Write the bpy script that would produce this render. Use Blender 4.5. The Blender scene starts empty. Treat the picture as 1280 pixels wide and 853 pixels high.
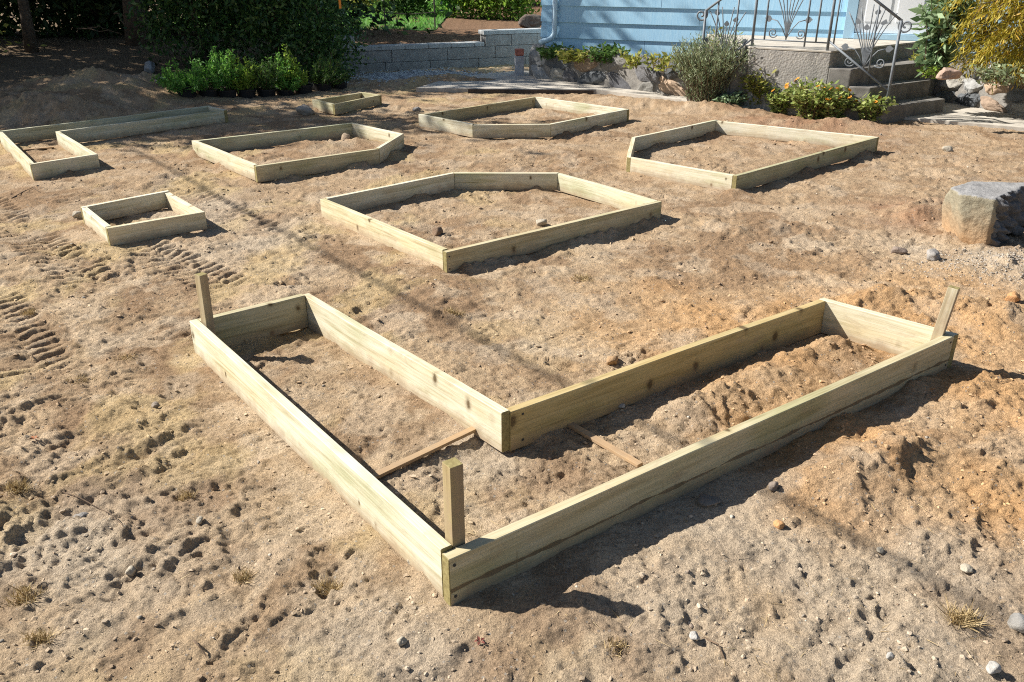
import bpy, bmesh, math, random
import numpy as np
from mathutils import Vector, Matrix, noise as mnoise

random.seed(7)
RNG = np.random.default_rng(11)
SC = bpy.context.scene
COL = SC.collection

# ------------------------------------------------------------------ camera
F, PITCH, CAMH = 1046.0, math.radians(24.5), 1.74
cp, sp_ = math.cos(PITCH), math.sin(PITCH)

def at(px, py, z=0.0):
    """survey helper: a direction measured in the photograph, met with the level z"""
    u, v = (px - 640) / F, (426.5 - py) / F
    d = Vector((u, cp + v * sp_, -sp_ + v * cp))
    t = (CAMH - z) / -d.z
    return Vector((d.x * t, d.y * t, z))

def ray_y(px, py, Y):
    u, v = (px - 640) / F, (426.5 - py) / F
    d = Vector((u, cp + v * sp_, -sp_ + v * cp))
    t = Y / d.y
    return Vector((d.x * t, Y, CAMH + d.z * t))

cam = bpy.data.cameras.new("Camera")
cam.sensor_width = 36.0
cam.lens = 36.0 * F / 1280.0
cam.clip_start, cam.clip_end = 0.05, 3000
co = bpy.data.objects.new("Camera", cam)
COL.objects.link(co)
co.location = (0, 0, CAMH)
co.rotation_euler = (math.pi / 2 - PITCH, 0, 0)
SC.camera = co

# ------------------------------------------------------------------ light
ELEV = math.radians(39)
AZ = math.radians(-78.5)
SUN = Vector((math.sin(AZ) * math.cos(ELEV), math.cos(AZ) * math.cos(ELEV), math.sin(ELEV)))
sl = bpy.data.lights.new("Sun", 'SUN')
sl.energy, sl.angle, sl.color = 5.0, math.radians(0.5), (1.0, 0.95, 0.87)
so = bpy.data.objects.new("Sun", sl)
COL.objects.link(so)
so.rotation_euler = (-SUN).to_track_quat('-Z', 'Y').to_euler()
w = bpy.data.worlds.new("World")
SC.world = w
w.use_nodes = True
wn = w.node_tree
sky = wn.nodes.new('ShaderNodeTexSky')
sky.sky_type = 'NISHITA'
sky.sun_disc = False
sky.sun_elevation, sky.sun_rotation = ELEV, AZ
wn.links.new(sky.outputs[0], wn.nodes['Background'].inputs[0])
wn.nodes['Background'].inputs[1].default_value = 0.052
SC.view_settings.view_transform = 'Standard'
SC.view_settings.look = 'None'
SC.view_settings.gamma = 1
SC.view_settings.exposure = 0.95
SC.cycles.max_bounces = 6
SC.cycles.transparent_max_bounces = 4
SC.cycles.use_denoising = False
SC.cycles.filter_width = 1.1

# ------------------------------------------------------------------ material helpers
def new_mat(name):
    m = bpy.data.materials.new(name)
    m.use_nodes = True
    nt = m.node_tree
    b = nt.nodes['Principled BSDF']
    b.inputs['Specular IOR Level'].default_value = 0.25
    return m, nt, b

def N(nt, typ, **kw):
    n = nt.nodes.new(typ)
    for k, v in kw.items():
        setattr(n, k, v)
    return n

def L(nt, a, b):
    nt.links.new(a, b)

def ramp(nt, fac, stops):
    r = N(nt, 'ShaderNodeValToRGB')
    e = r.color_ramp.elements
    while len(e) < len(stops):
        e.new(0.5)
    for i, (p, c) in enumerate(stops):
        e[i].position = p
        e[i].color = (*c, 1) if len(c) == 3 else c
    L(nt, fac, r.inputs[0])
    return r.outputs[0]

def texnoise(nt, vec, scale, detail=4, rough=0.6, dist=0.0):
    n = N(nt, 'ShaderNodeTexNoise')
    n.inputs['Scale'].default_value = scale
    n.inputs['Detail'].default_value = detail
    n.inputs['Roughness'].default_value = rough
    n.inputs['Distortion'].default_value = dist
    if vec is not None:
        L(nt, vec, n.inputs['Vector'])
    return n.outputs[0]

def mix(nt, a, b, fac, typ='MIX'):
    n = N(nt, 'ShaderNodeMix', data_type='RGBA', blend_type=typ)
    if isinstance(fac, (int, float)):
        n.inputs[0].default_value = fac
    else:
        L(nt, fac, n.inputs[0])
    for i, s in ((6, a), (7, b)):
        if isinstance(s, tuple):
            n.inputs[i].default_value = (*s, 1)
        else:
            L(nt, s, n.inputs[i])
    return n.outputs[2]

def math_(nt, op, a, b=None, c=None):
    n = N(nt, 'ShaderNodeMath', operation=op)
    for i, s in enumerate((a, b, c)):
        if s is None:
            continue
        if isinstance(s, (int, float)):
            n.inputs[i].default_value = s
        else:
            L(nt, s, n.inputs[i])
    return n.outputs[0]

def bump(nt, bsdf, height, strength=0.5, dist=0.01, prev=None):
    b = N(nt, 'ShaderNodeBump')
    b.inputs['Strength'].default_value = strength
    b.inputs['Distance'].default_value = dist
    L(nt, height, b.inputs['Height'])
    if prev is not None:
        L(nt, prev, b.inputs['Normal'])
    L(nt, b.outputs[0], bsdf.inputs['Normal'])
    return b.outputs[0]

def objcoord(nt, scale=(1, 1, 1), rnd=True):
    tc = N(nt, 'ShaderNodeTexCoord')
    mp = N(nt, 'ShaderNodeMapping')
    mp.inputs['Scale'].default_value = scale
    L(nt, tc.outputs['Object'], mp.inputs['Vector'])
    if rnd:
        oi = N(nt, 'ShaderNodeObjectInfo')
        s = math_(nt, 'MULTIPLY', oi.outputs['Random'], 37.0)
        cx = N(nt, 'ShaderNodeCombineXYZ')
        for i in range(3):
            L(nt, s, cx.inputs[i])
        L(nt, cx.outputs[0], mp.inputs['Location'])
    return mp.outputs[0]

# ------------------------------------------------------------------ materials
def mat_wood(name, c_hi, c_mid, c_lo, end=False, split=False):
    m, nt, b = new_mat(name)
    b.inputs['Roughness'].default_value = 0.75
    oi = N(nt, 'ShaderNodeObjectInfo')
    v = objcoord(nt, (0.9, 16, 16) if not end else (1, 1, 1))
    if end:
        g = texnoise(nt, v, 60, 5, 0.7, 0.5)
        L(nt, ramp(nt, g, [(0.3, c_lo), (0.7, c_mid)]), b.inputs['Base Color'])
        bump(nt, b, g, 0.3, 0.003)
        return m
    g1 = texnoise(nt, v, 2.2, 6, 0.65, 0.6)
    v2 = objcoord(nt, (2.0, 70, 70))
    g2 = texnoise(nt, v2, 2.0, 4, 0.6, 0.3)
    v3 = objcoord(nt, (1.3, 3.5, 3.5))
    blotch = texnoise(nt, v3, 1.6, 3, 0.5)
    col = ramp(nt, g1, [(0.28, c_lo), (0.47, c_mid), (0.68, c_hi)])
    fine = ramp(nt, g2, [(0.30, (0.74, 0.70, 0.60)), (0.52, (1, 1, 1))])
    col = mix(nt, col, fine, 0.75, 'MULTIPLY')
    tint = ramp(nt, blotch, [(0.32, (0.72, 0.76, 0.62)), (0.5, (1, 1, 1)), (0.70, (0.97, 0.88, 0.74))])
    col = mix(nt, col, tint, 0.8, 'MULTIPLY')
    # board to board variation
    tb = ramp(nt, oi.outputs['Random'], [(0.0, (0.70, 0.74, 0.62)), (0.3, (1, 1, 1)), (0.55, (0.86, 0.84, 0.74)), (0.8, (1, 0.97, 0.93)), (1.0, (0.90, 0.80, 0.62))])
    col = mix(nt, col, tb, 0.7, 'MULTIPLY')
    # knots: scattered, small, with a swirl of darker grain
    vk = objcoord(nt, (8.0, 4.0, 5.5))
    wob = texnoise(nt, objcoord(nt, (8, 20, 20)), 2.0, 3, 0.6)
    vor = N(nt, 'ShaderNodeTexVoronoi', feature='F1')
    vor.inputs['Scale'].default_value = 1.0
    vor.inputs['Randomness'].default_value = 1.0
    L(nt, vk, vor.inputs['Vector'])
    d = math_(nt, 'ADD', vor.outputs['Distance'], math_(nt, 'MULTIPLY', math_(nt, 'SUBTRACT', wob, 0.5), 0.16))
    sepc = N(nt, 'ShaderNodeSeparateColor')
    L(nt, vor.outputs['Color'], sepc.inputs[0])
    keep = math_(nt, 'GREATER_THAN', sepc.outputs[0], 0.30)
    size = math_(nt, 'MULTIPLY_ADD', sepc.outputs[1], 0.20, 0.10)
    dn = math_(nt, 'DIVIDE', d, size)
    kf = ramp(nt, dn, [(0.38, (0.95, 0.95, 0.95)), (0.50, (0.6, 0.6, 0.6)), (0.62, (0.30, 0.30, 0.30)), (1.0, (0, 0, 0))])
    kf = math_(nt, 'MULTIPLY', kf, keep)
    col = mix(nt, col, (0.11, 0.075, 0.035), kf)
    # dirt picked up along the lower edge
    tc = N(nt, 'ShaderNodeTexCoord')
    sx = N(nt, 'ShaderNodeSeparateXYZ')
    L(nt, tc.outputs['Object'], sx.inputs[0])
    if split:
        wv = texnoise(nt, objcoord(nt, (3.0, 0.01, 0.01)), 1.0, 4, 0.6)
        line = math_(nt, 'SUBTRACT', sx.outputs[2], math_(nt, 'MULTIPLY_ADD', wv, 0.03, 0.043))
        lw = math_(nt, 'LESS_THAN', math_(nt, 'ABSOLUTE', line), math_(nt, 'MULTIPLY', math_(nt, 'SUBTRACT', texnoise(nt, objcoord(nt, (4, .01, .01)), 2.0, 3, 0.6), 0.33), 0.035))
        st = texnoise(nt, objcoord(nt, (26, 2.0, 1.2)), 1.0, 3, 0.6)
        col = mix(nt, col, (0.14, 0.10, 0.055), math_(nt, 'MULTIPLY', lw, 0.9))
        col = mix(nt, col, (0.22, 0.16, 0.08), ramp(nt, st, [(0.62, (0, 0, 0)), (0.70, (0.6, 0.6, 0.6))]) if False else math_(nt, 'MULTIPLY', ramp(nt, st, [(0.62, (0, 0, 0)), (0.72, (0.6, 0.6, 0.6))]), math_(nt, 'LESS_THAN', sx.outputs[2], math_(nt, 'MULTIPLY_ADD', wv, 0.16, 0.02))))
    dn2 = texnoise(nt, objcoord(nt, (9, 9, 9)), 1.5, 4, 0.65)
    dirt = math_(nt, 'SUBTRACT', math_(nt, 'MULTIPLY', dn2, 0.11), sx.outputs[2])
    dirt = ramp(nt, math_(nt, 'MULTIPLY_ADD', dirt, 14.0, 0.2), [(0.0, (0, 0, 0)), (1.0, (0.8, 0.8, 0.8))])
    col = mix(nt, col, (0.30, 0.215, 0.14), dirt)
    L(nt, col, b.inputs['Base Color'])
    # thumb-sized smears of soil and damp higher up
    sm = texnoise(nt, objcoord(nt, (5, 9, 12)), 1.3, 5, 0.7, 0.4)
    col = mix(nt, col, (0.34, 0.26, 0.17), ramp(nt, sm, [(0.56, (0, 0, 0)), (0.74, (0.6, 0.6, 0.6))]))
    L(nt, col, b.inputs['Base Color'])
    n1 = bump(nt, b, g2, 0.35, 0.002)
    return m

WOOD = mat_wood("treated_pine", (0.72, 0.695, 0.59), (0.645, 0.61, 0.485), (0.43, 0.395, 0.26))
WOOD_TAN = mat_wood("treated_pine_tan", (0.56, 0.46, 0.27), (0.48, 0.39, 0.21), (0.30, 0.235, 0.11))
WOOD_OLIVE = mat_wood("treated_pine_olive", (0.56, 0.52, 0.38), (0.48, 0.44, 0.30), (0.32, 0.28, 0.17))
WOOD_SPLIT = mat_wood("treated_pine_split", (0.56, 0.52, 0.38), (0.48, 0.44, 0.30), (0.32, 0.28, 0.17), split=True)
WOOD_END = mat_wood("end_grain", (0, 0, 0), (0.34, 0.29, 0.13), (0.16, 0.125, 0.05), end=True)
LATH = mat_wood("raw_lath", (0.62, 0.42, 0.24), (0.55, 0.36, 0.19), (0.40, 0.25, 0.12))

def mat_plain(name, col, rough=0.8, var=0.25, scale=8, metal=0.0, bmp=0.0, bscale=40, bdist=0.01):
    m, nt, b = new_mat(name)
    b.inputs['Roughness'].default_value = rough
    b.inputs['Metallic'].default_value = metal
    v = objcoord(nt)
    n = texnoise(nt, v, scale, 5, 0.65)
    lo = tuple(c * (1 - var) for c in col)
    hi = tuple(min(1, c * (1 + var)) for c in col)
    L(nt, ramp(nt, n, [(0.3, lo), (0.7, hi)]), b.inputs['Base Color'])
    if bmp > 0:
        bump(nt, b, texnoise(nt, v, bscale, 6, 0.7), bmp, bdist)
    return m

def mat_attr(name, rough=0.9, var=0.3, scale=20, bscale=60, bdist=0.01, bstr=0.6, attr='tone', sat=None):
    """colour comes from a per-face attribute (which stone is which colour)"""
    m, nt, b = new_mat(name)
    b.inputs['Roughness'].default_value = rough
    a = N(nt, 'ShaderNodeAttribute', attribute_name=attr)
    v = objcoord(nt, rnd=False)
    n = texnoise(nt, v, scale, 6, 0.7)
    t = ramp(nt, n, [(0.28, (1 - var,) * 3), (0.72, (1 + var * 0.5,) * 3)])
    L(nt, mix(nt, a.outputs['Color'], t, 1.0, 'MULTIPLY'), b.inputs['Base Color'])
    bump(nt, b, texnoise(nt, v, bscale, 6, 0.7), bstr, bdist)
    return m

def mat_leaf(name, stops, trans=0.35, rough=0.55):
    m, nt, b = new_mat(name)
    g = N(nt, 'ShaderNodeNewGeometry')
    col = ramp(nt, g.outputs['Random Per Island'], stops)
    L(nt, col, b.inputs['Base Color'])
    b.inputs['Roughness'].default_value = rough
    b.inputs['Specular IOR Level'].default_value = 0.35
    tr = N(nt, 'ShaderNodeBsdfTranslucent')
    L(nt, mix(nt, col, (1.0, 1.0, 0.45), 0.25, 'MULTIPLY'), tr.inputs[0])
    ms = N(nt, 'ShaderNodeMixShader')
    ms.inputs[0].default_value = trans
    L(nt, b.outputs[0], ms.inputs[1])
    L(nt, tr.outputs[0], ms.inputs[2])
    L(nt, ms.outputs[0], nt.nodes['Material Output'].inputs[0])
    return m

LEAF_DARK = mat_leaf("leaf_dark", [(0, (0.020, 0.040, 0.014)), (0.5, (0.035, 0.070, 0.022)), (0.85, (0.06, 0.105, 0.03)), (1, (0.11, 0.15, 0.045))], 0.25)
LEAF_HEDGE = mat_leaf("leaf_hedge", [(0, (0.03, 0.07, 0.022)), (0.5, (0.055, 0.125, 0.035)), (0.85, (0.11, 0.21, 0.055)), (1, (0.22, 0.30, 0.10))], 0.4, 0.32)
LEAF_MID = mat_leaf("leaf_mid", [(0, (0.045, 0.10, 0.025)), (0.5, (0.075, 0.15, 0.035)), (1, (0.13, 0.22, 0.05))], 0.4)
LEAF_BRIGHT = mat_leaf("leaf_bright", [(0, (0.07, 0.19, 0.035)), (0.5, (0.13, 0.33, 0.06)), (1, (0.25, 0.46, 0.10))], 0.5)
LEAF_LIME = mat_leaf("leaf_lime", [(0, (0.13, 0.24, 0.03)), (0.5, (0.22, 0.36, 0.05)), (1, (0.36, 0.46, 0.08))], 0.5)
LEAF_GREY = mat_leaf("leaf_grey_green", [(0, (0.13, 0.18, 0.09)), (0.5, (0.25, 0.31, 0.17)), (1, (0.42, 0.44, 0.28))], 0.35)
LEAF_SAGE = mat_leaf("leaf_sage", [(0, (0.11, 0.18, 0.085)), (0.5, (0.21, 0.31, 0.16)), (1, (0.36, 0.46, 0.27))], 0.35)
LEAF_GOLD = mat_leaf("leaf_gold", [(0, (0.20, 0.17, 0.02)), (0.4, (0.36, 0.30, 0.035)), (0.8, (0.52, 0.43, 0.06)), (1, (0.58, 0.36, 0.06))], 0.4)
LEAF_YEL = mat_leaf("leaf_yellow_green", [(0, (0.13, 0.17, 0.03)), (0.5, (0.30, 0.32, 0.06)), (1, (0.46, 0.42, 0.12))], 0.4)
LEAF_HERB = mat_leaf("leaf_herb", [(0, (0.15, 0.22, 0.05)), (0.5, (0.30, 0.38, 0.10)), (1, (0.50, 0.52, 0.20))], 0.4)
PETAL = mat_leaf("petal_orange", [(0, (0.65, 0.20, 0.02)), (1, (0.8, 0.38, 0.04))], 0.3)
STRAW = mat_leaf("straw", [(0, (0.22, 0.15, 0.07)), (0.5, (0.42, 0.31, 0.15)), (1, (0.58, 0.46, 0.27))], 0.15, 0.8)
BARK = mat_plain("bark", (0.10, 0.075, 0.055), 0.95, 0.45, 14, bmp=0.8, bscale=22, bdist=0.03)
TWIG = mat_plain("twig", (0.13, 0.09, 0.06), 0.9, 0.4, 30)
CONC = mat_plain("old_concrete", (0.44, 0.405, 0.35), 0.95, 0.22, 7, bmp=0.35, bscale=90, bdist=0.004)
BLOCK = mat_plain("concrete_block", (0.27, 0.265, 0.255), 0.95, 0.22, 9, bmp=0.6, bscale=60, bdist=0.008)
IRON = mat_plain("painted_iron", (0.17, 0.19, 0.21), 0.5, 0.2, 20)
POTMAT = mat_plain("black_plastic", (0.018, 0.018, 0.02), 0.55, 0.2, 10)
WHITE = mat_plain("white_paint", (0.80, 0.82, 0.84), 0.45, 0.04, 5)
TRIM = mat_plain("pale_blue_trim", (0.36, 0.55, 0.70), 0.5, 0.06, 6)
STEEL = mat_plain("dark_screw", (0.05, 0.05, 0.05), 0.5, 0.2, 10)
RUBBER = mat_plain("black_cable", (0.02, 0.02, 0.02), 0.6, 0.1, 10)
EDGING = mat_plain("black_edging", (0.075, 0.06, 0.05), 0.9, 0.3, 10)

def mat_aggregate():
    m, nt, b = new_mat("exposed_aggregate")
    b.inputs['Roughness'].default_value = 0.95
    v = objcoord(nt)
    n = texnoise(nt, v, 5, 5, 0.65)
    base = ramp(nt, n, [(0.3, (0.22, 0.21, 0.195)), (0.7, (0.36, 0.34, 0.31))])
    vo = N(nt, 'ShaderNodeTexVoronoi')
    vo.inputs['Scale'].default_value = 42
    L(nt, v, vo.inputs['Vector'])
    sc = N(nt, 'ShaderNodeSeparateColor')
    L(nt, vo.outputs['Color'], sc.inputs[0])
    peb = math_(nt, 'MULTIPLY', math_(nt, 'LESS_THAN', vo.outputs['Distance'], 0.38), math_(nt, 'GREATER_THAN', sc.outputs[0], 0.62))
    patch = ramp(nt, texnoise(nt, v, 2.2, 3, 0.5), [(0.42, (0, 0, 0)), (0.56, (1, 1, 1))])
    col = mix(nt, base, ramp(nt, sc.outputs[1], [(0, (0.12, 0.11, 0.10)), (0.5, (0.42, 0.38, 0.32)), (1, (0.62, 0.58, 0.5))]), math_(nt, 'MULTIPLY', peb, patch))
    L(nt, col, b.inputs['Base Color'])
    bump(nt, b, vo.outputs['Distance'], 0.5, 0.008)
    return m
AGG = mat_aggregate()
STEPC = mat_plain('step_concrete', (0.175, 0.165, 0.15), 0.95, 0.35, 6, bmp=0.45, bscale=70, bdist=0.006)

def mat_siding():
    m, nt, b = new_mat("blue_siding")
    b.inputs['Roughness'].default_value = 0.6
    g = N(nt, 'ShaderNodeTexCoord')
    mp = N(nt, 'ShaderNodeMapping')
    mp.inputs['Scale'].default_value = (34, 34, 1.2)
    L(nt, g.outputs['Object'], mp.inputs['Vector'])
    n = texnoise(nt, mp.outputs[0], 2.0, 5, 0.7)
    n2 = texnoise(nt, g.outputs['Object'], 1.6, 4, 0.6)
    col = ramp(nt, n, [(0.3, (0.33, 0.59, 0.80)), (0.7, (0.47, 0.71, 0.87))])
    col = mix(nt, col, ramp(nt, n2, [(0.3, (0.86, 0.90, 0.95)), (0.7, (1, 1, 1))]), 0.8, 'MULTIPLY')
    L(nt, col, b.inputs['Base Color'])
    bump(nt, b, n, 0.3, 0.004)
    return m
SIDING = mat_siding()

def mat_soil():
    m, nt, b = new_mat("soil")
    b.inputs['Roughness'].default_value = 1.0
    b.inputs['Specular IOR Level'].default_value = 0.05
    a = N(nt, 'ShaderNodeAttribute', attribute_name='tone')
    g = N(nt, 'ShaderNodeTexCoord')
    v = g.outputs['Object']
    n1 = texnoise(nt, v, 9, 6, 0.7)
    n2 = texnoise(nt, v, 70, 6, 0.75)
    n3 = texnoise(nt, v, 210, 4, 0.75)
    col = mix(nt, a.outputs['Color'], ramp(nt, n1, [(0.25, (0.74, 0.73, 0.72)), (0.5, (1, 1, 1)), (0.78, (1.14, 1.12, 1.08))]), 1.0, 'MULTIPLY')
    col = mix(nt, col, ramp(nt, n2, [(0.30, (0.55, 0.53, 0.51)), (0.47, (1, 1, 1)), (0.70, (1.26, 1.24, 1.2))]), 0.9, 'MULTIPLY')
    col = mix(nt, col, ramp(nt, n3, [(0.30, (0.55, 0.53, 0.50)), (0.5, (1, 1, 1)), (0.70, (1.35, 1.32, 1.27))]), 0.9, 'MULTIPLY')
    vo = N(nt, 'ShaderNodeTexVoronoi')
    vo.inputs['Scale'].default_value = 65
    L(nt, v, vo.inputs['Vector'])
    sc = N(nt, 'ShaderNodeSeparateColor')
    L(nt, vo.outputs['Color'], sc.inputs[0])
    peb = math_(nt, 'MULTIPLY', math_(nt, 'LESS_THAN', vo.outputs['Distance'], 0.30), math_(nt, 'GREATER_THAN', sc.outputs[0], 0.86))
    col = mix(nt, col, ramp(nt, sc.outputs[1], [(0, (0.16, 0.13, 0.11)), (1, (0.46, 0.42, 0.36))]), math_(nt, 'MULTIPLY', peb, 0.75))
    L(nt, col, b.inputs['Base Color'])
    h = math_(nt, 'ADD', math_(nt, 'MULTIPLY', n2, 1.0), math_(nt, 'MULTIPLY', n3, 0.45))
    h = math_(nt, 'ADD', h, math_(nt, 'MULTIPLY', peb, 0.25))
    bump(nt, b, h, 1.0, 0.018)
    return m
SOIL = mat_soil()
CLOD = mat_attr("clod", 1.0, 0.35, 60, 140, 0.004, 0.7)
STONEMAT = mat_attr("stone", 0.9, 0.35, 16, 50, 0.012, 0.7)

# ------------------------------------------------------------------ object helpers
def tag(o, label=None, cat=None, group=None, kind=None):
    if label: o['label'] = label
    if cat: o['category'] = cat
    if group: o['group'] = group
    if kind: o['kind'] = kind
    return o

def empty(name, loc, label, cat, group=None, rz=0.0):
    o = bpy.data.objects.new(name, None)
    o.empty_display_size = 0.1
    COL.objects.link(o)
    o.location = loc
    o.rotation_euler = (0, 0, rz)
    return tag(o, label, cat, group)

def link(name, me, parent=None, loc=None, rot=None):
    o = bpy.data.objects.new(name, me)
    COL.objects.link(o)
    if parent is not None:
        o.parent = parent
    if loc is not None:
        o.location = loc
    if rot is not None:
        o.rotation_euler = rot
    return o

def mesh_from(name, verts, faces, mats, midx=None, smooth=False):
    me = bpy.data.meshes.new(name)
    me.from_pydata([tuple(v) for v in verts], [], faces)
    for m in (mats if isinstance(mats, (list, tuple)) else [mats]):
        me.materials.append(m)
    if midx is not None:
        me.polygons.foreach_set('material_index', midx)
    if smooth:
        me.polygons.foreach_set('use_smooth', [True] * len(me.polygons))
    me.update()
    return me

class MB:
    def __init__(self):
        self.v, self.f, self.m = [], [], []

    def poly_prism(self, pts, z0, z1, mi=0):
        n = len(pts)
        b = len(self.v)
        # counter-clockwise footprint
        ar = sum(pts[i][0] * pts[(i + 1) % n][1] - pts[(i + 1) % n][0] * pts[i][1] for i in range(n))
        if ar < 0:
            pts = list(reversed(pts))
        self.v += [(p[0], p[1], z0) for p in pts] + [(p[0], p[1], z1) for p in pts]
        self.f.append(tuple(b + i for i in reversed(range(n))))
        self.f.append(tuple(b + n + i for i in range(n)))
        for i in range(n):
            j = (i + 1) % n
            self.f.append((b + i, b + j, b + n + j, b + n + i))
        self.m += [mi] * (n + 2)

    def box(self, c, s, rz=0.0, mi=0):
        x, y = s[0] / 2, s[1] / 2
        cr, sr = math.cos(rz), math.sin(rz)
        pts = [(c[0] + a * cr - bb * sr, c[1] + a * sr + bb * cr) for a, bb in ((-x, -y), (x, -y), (x, y), (-x, y))]
        self.poly_prism(pts, c[2] - s[2] / 2, c[2] + s[2] / 2, mi)

    def tube(self, pts, r, seg=8, mi=0, caps=True):
        pts = [Vector(p) for p in pts]
        n = len(pts)
        rs = r if isinstance(r, (list, tuple)) else [r] * n
        b = len(self.v)
        t0 = (pts[1] - pts[0]).normalized()
        up = Vector((0, 0, 1)) if abs(t0.z) < 0.9 else Vector((1, 0, 0))
        a = t0.cross(up).normalized()
        for i, p in enumerate(pts):
            t = (pts[min(i + 1, n - 1)] - pts[max(i - 1, 0)]).normalized()
            a = (a - t * a.dot(t))
            a = a.normalized() if a.length > 1e-6 else t.orthogonal().normalized()
            c = t.cross(a)
            for k in range(seg):
                th = 2 * math.pi * k / seg
                self.v.append(tuple(p + (a * math.cos(th) + c * math.sin(th)) * rs[i]))
        for i in range(n - 1):
            for k in range(seg):
                k2 = (k + 1) % seg
                self.f.append((b + i * seg + k, b + i * seg + k2, b + (i + 1) * seg + k2, b + (i + 1) * seg + k))
                self.m.append(mi)
        if caps:
            self.f.append(tuple(b + k for k in reversed(range(seg))))
            self.f.append(tuple(b + (n - 1) * seg + k for k in range(seg)))
            self.m += [mi, mi]

    def build(self, name, mats, parent=None, smooth=False, bevel=0.0, origin=None):
        v = self.v
        if origin is not None:
            v = [(a[0] - origin[0], a[1] - origin[1], a[2] - origin[2]) for a in v]
        me = mesh_from(name, v, self.f, mats, self.m, smooth)
        if bevel > 0:
            bm = bmesh.new()
            bm.from_mesh(me)
            bmesh.ops.bevel(bm, geom=bm.edges[:], offset=bevel, segments=2, profile=0.6, affect='EDGES', clamp_overlap=True)
            bm.to_mesh(me)
            bm.free()
        o = link(name, me, parent)
        if origin is not None:
            o.location = origin if parent is None else Vector(origin) - parent.location
        return o

# ------------------------------------------------------------------ numpy noise
def _hash(ix, iy, seed):
    h = (ix.astype(np.int64) * 374761393 + iy.astype(np.int64) * 668265263 + seed * 974634777) & 0xFFFFFFFF
    h = ((h ^ (h >> 13)) * 1274126177) & 0xFFFFFFFF
    return ((h ^ (h >> 16)) & 0xFFFF).astype(np.float64) / 65536.0

def perlin(x, y, seed=0):
    ix, iy = np.floor(x), np.floor(y)
    fx, fy = x - ix, y - iy
    u = fx * fx * fx * (fx * (fx * 6 - 15) + 10)
    v = fy * fy * fy * (fy * (fy * 6 - 15) + 10)
    def g(ox, oy):
        a = _hash(ix + ox, iy + oy, seed) * 2 * np.pi
        return np.cos(a) * (fx - ox) + np.sin(a) * (fy - oy)
    n0 = g(0, 0) * (1 - u) + g(1, 0) * u
    n1 = g(0, 1) * (1 - u) + g(1, 1) * u
    return (n0 * (1 - v) + n1 * v) * 1.5

def fbm(x, y, lam, octs=4, seed=0, gain=0.5):
    s, a, tot = 0, 1.0, 0
    for k in range(octs):
        s = s + a * perlin(x / lam * 2 ** k + 17.3 * k, y / lam * 2 ** k - 9.1 * k, seed + k)
        a *= gain
    return s

def sstep(a, b, x):
    t = np.clip((x - a) / (b - a), 0, 1)
    return t * t * (3 - 2 * t)

def cells(x, y, lam, seed):
    """distance to nearest jittered cell centre with a random size and height (clods)"""
    gx, gy = np.floor(x / lam), np.floor(y / lam)
    out = np.zeros_like(x)
    for ox in (-1, 0, 1):
        for oy in (-1, 0, 1):
            cx, cy = gx + ox, gy + oy
            px = (cx + 0.15 + 0.7 * _hash(cx, cy, seed)) * lam
            py = (cy + 0.15 + 0.7 * _hash(cx, cy, seed + 1)) * lam
            r = lam * (0.18 + 0.42 * _hash(cx, cy, seed + 2) ** 2)
            keep = _hash(cx, cy, seed + 3) > 0.45
            d2 = ((x - px) ** 2 + (y - py) ** 2) / (r * r)
            out = np.maximum(out, np.where(keep, np.sqrt(np.clip(1 - d2, 0, 1)) * r, 0))
    return out

# ------------------------------------------------------------------ terrain
WALL_A, WALL_B = Vector((-3.05, 14.75)), Vector((1.6, 16.7))     # block wall line
H0, HD = Vector((0.47, 14.0)), Vector((0.9135, -0.4067))          # house front corner and direction
HN = Vector((-0.4067, -0.9135))                                   # facing the garden

MOUNDS = []   # x, y, rx, ry, h, angle
def mound(px, py, rx, ry, h, ang=0.0):
    p = at(px, py, 0)
    MOUNDS.append((p.x, p.y, rx, ry, h, ang))

mound(95, 130, 1.6, 0.95, 0.30)
mound(178, 122, 1.0, 0.6, 0.12)
mound(25, 146, 0.8, 0.5, 0.16)
mound(85, 150, 0.6, 0.3, 0.08)
mound(1085, 590, 0.20, 0.15, 0.05, 0.4)
mound(1050, 606, 0.16, 0.11, 0.04)
mound(1120, 572, 0.16, 0.10, 0.05, 0.5)
mound(1010, 556, 0.15, 0.09, 0.045, 0.2)
mound(905, 490, 0.26, 0.15, 0.035, 0.6)
mound(980, 462, 0.32, 0.17, 0.045, 0.6)
mound(860, 525, 0.18, 0.12, 0.03, 0.6)
mound(1050, 440, 0.20, 0.12, 0.05, 0.5)
mound(1250, 400, 0.22, 0.14, 0.06)
mound(1215, 385, 0.18, 0.10, 0.05)
mound(1110, 372, 0.3, 0.12, 0.05, 0.1)
mound(1150, 272, 0.30, 0.24, 0.06)
mound(1172, 264, 0.22, 0.24, 0.06)
mound(1275, 335, 0.40, 0.16, 0.06)
mound(1230, 318, 0.3, 0.12, 0.035)
mound(395, 186, 0.30, 0.18, 0.07)
mound(450, 180, 0.2, 0.12, 0.05)
mound(562, 104, 0.85, 0.30, 0.10)
mound(800, 132, 0.9, 0.28, 0.08, -0.5)
mound(560, 397, 0.10, 0.06, 0.03)
mound(1010, 158, 1.0, 0.25, 0.10, -0.3)
mound(900, 142, 0.6, 0.25, 0.09, -0.4)
mound(545, 560, 0.16, 0.07, 0.02, 0.5)

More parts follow.
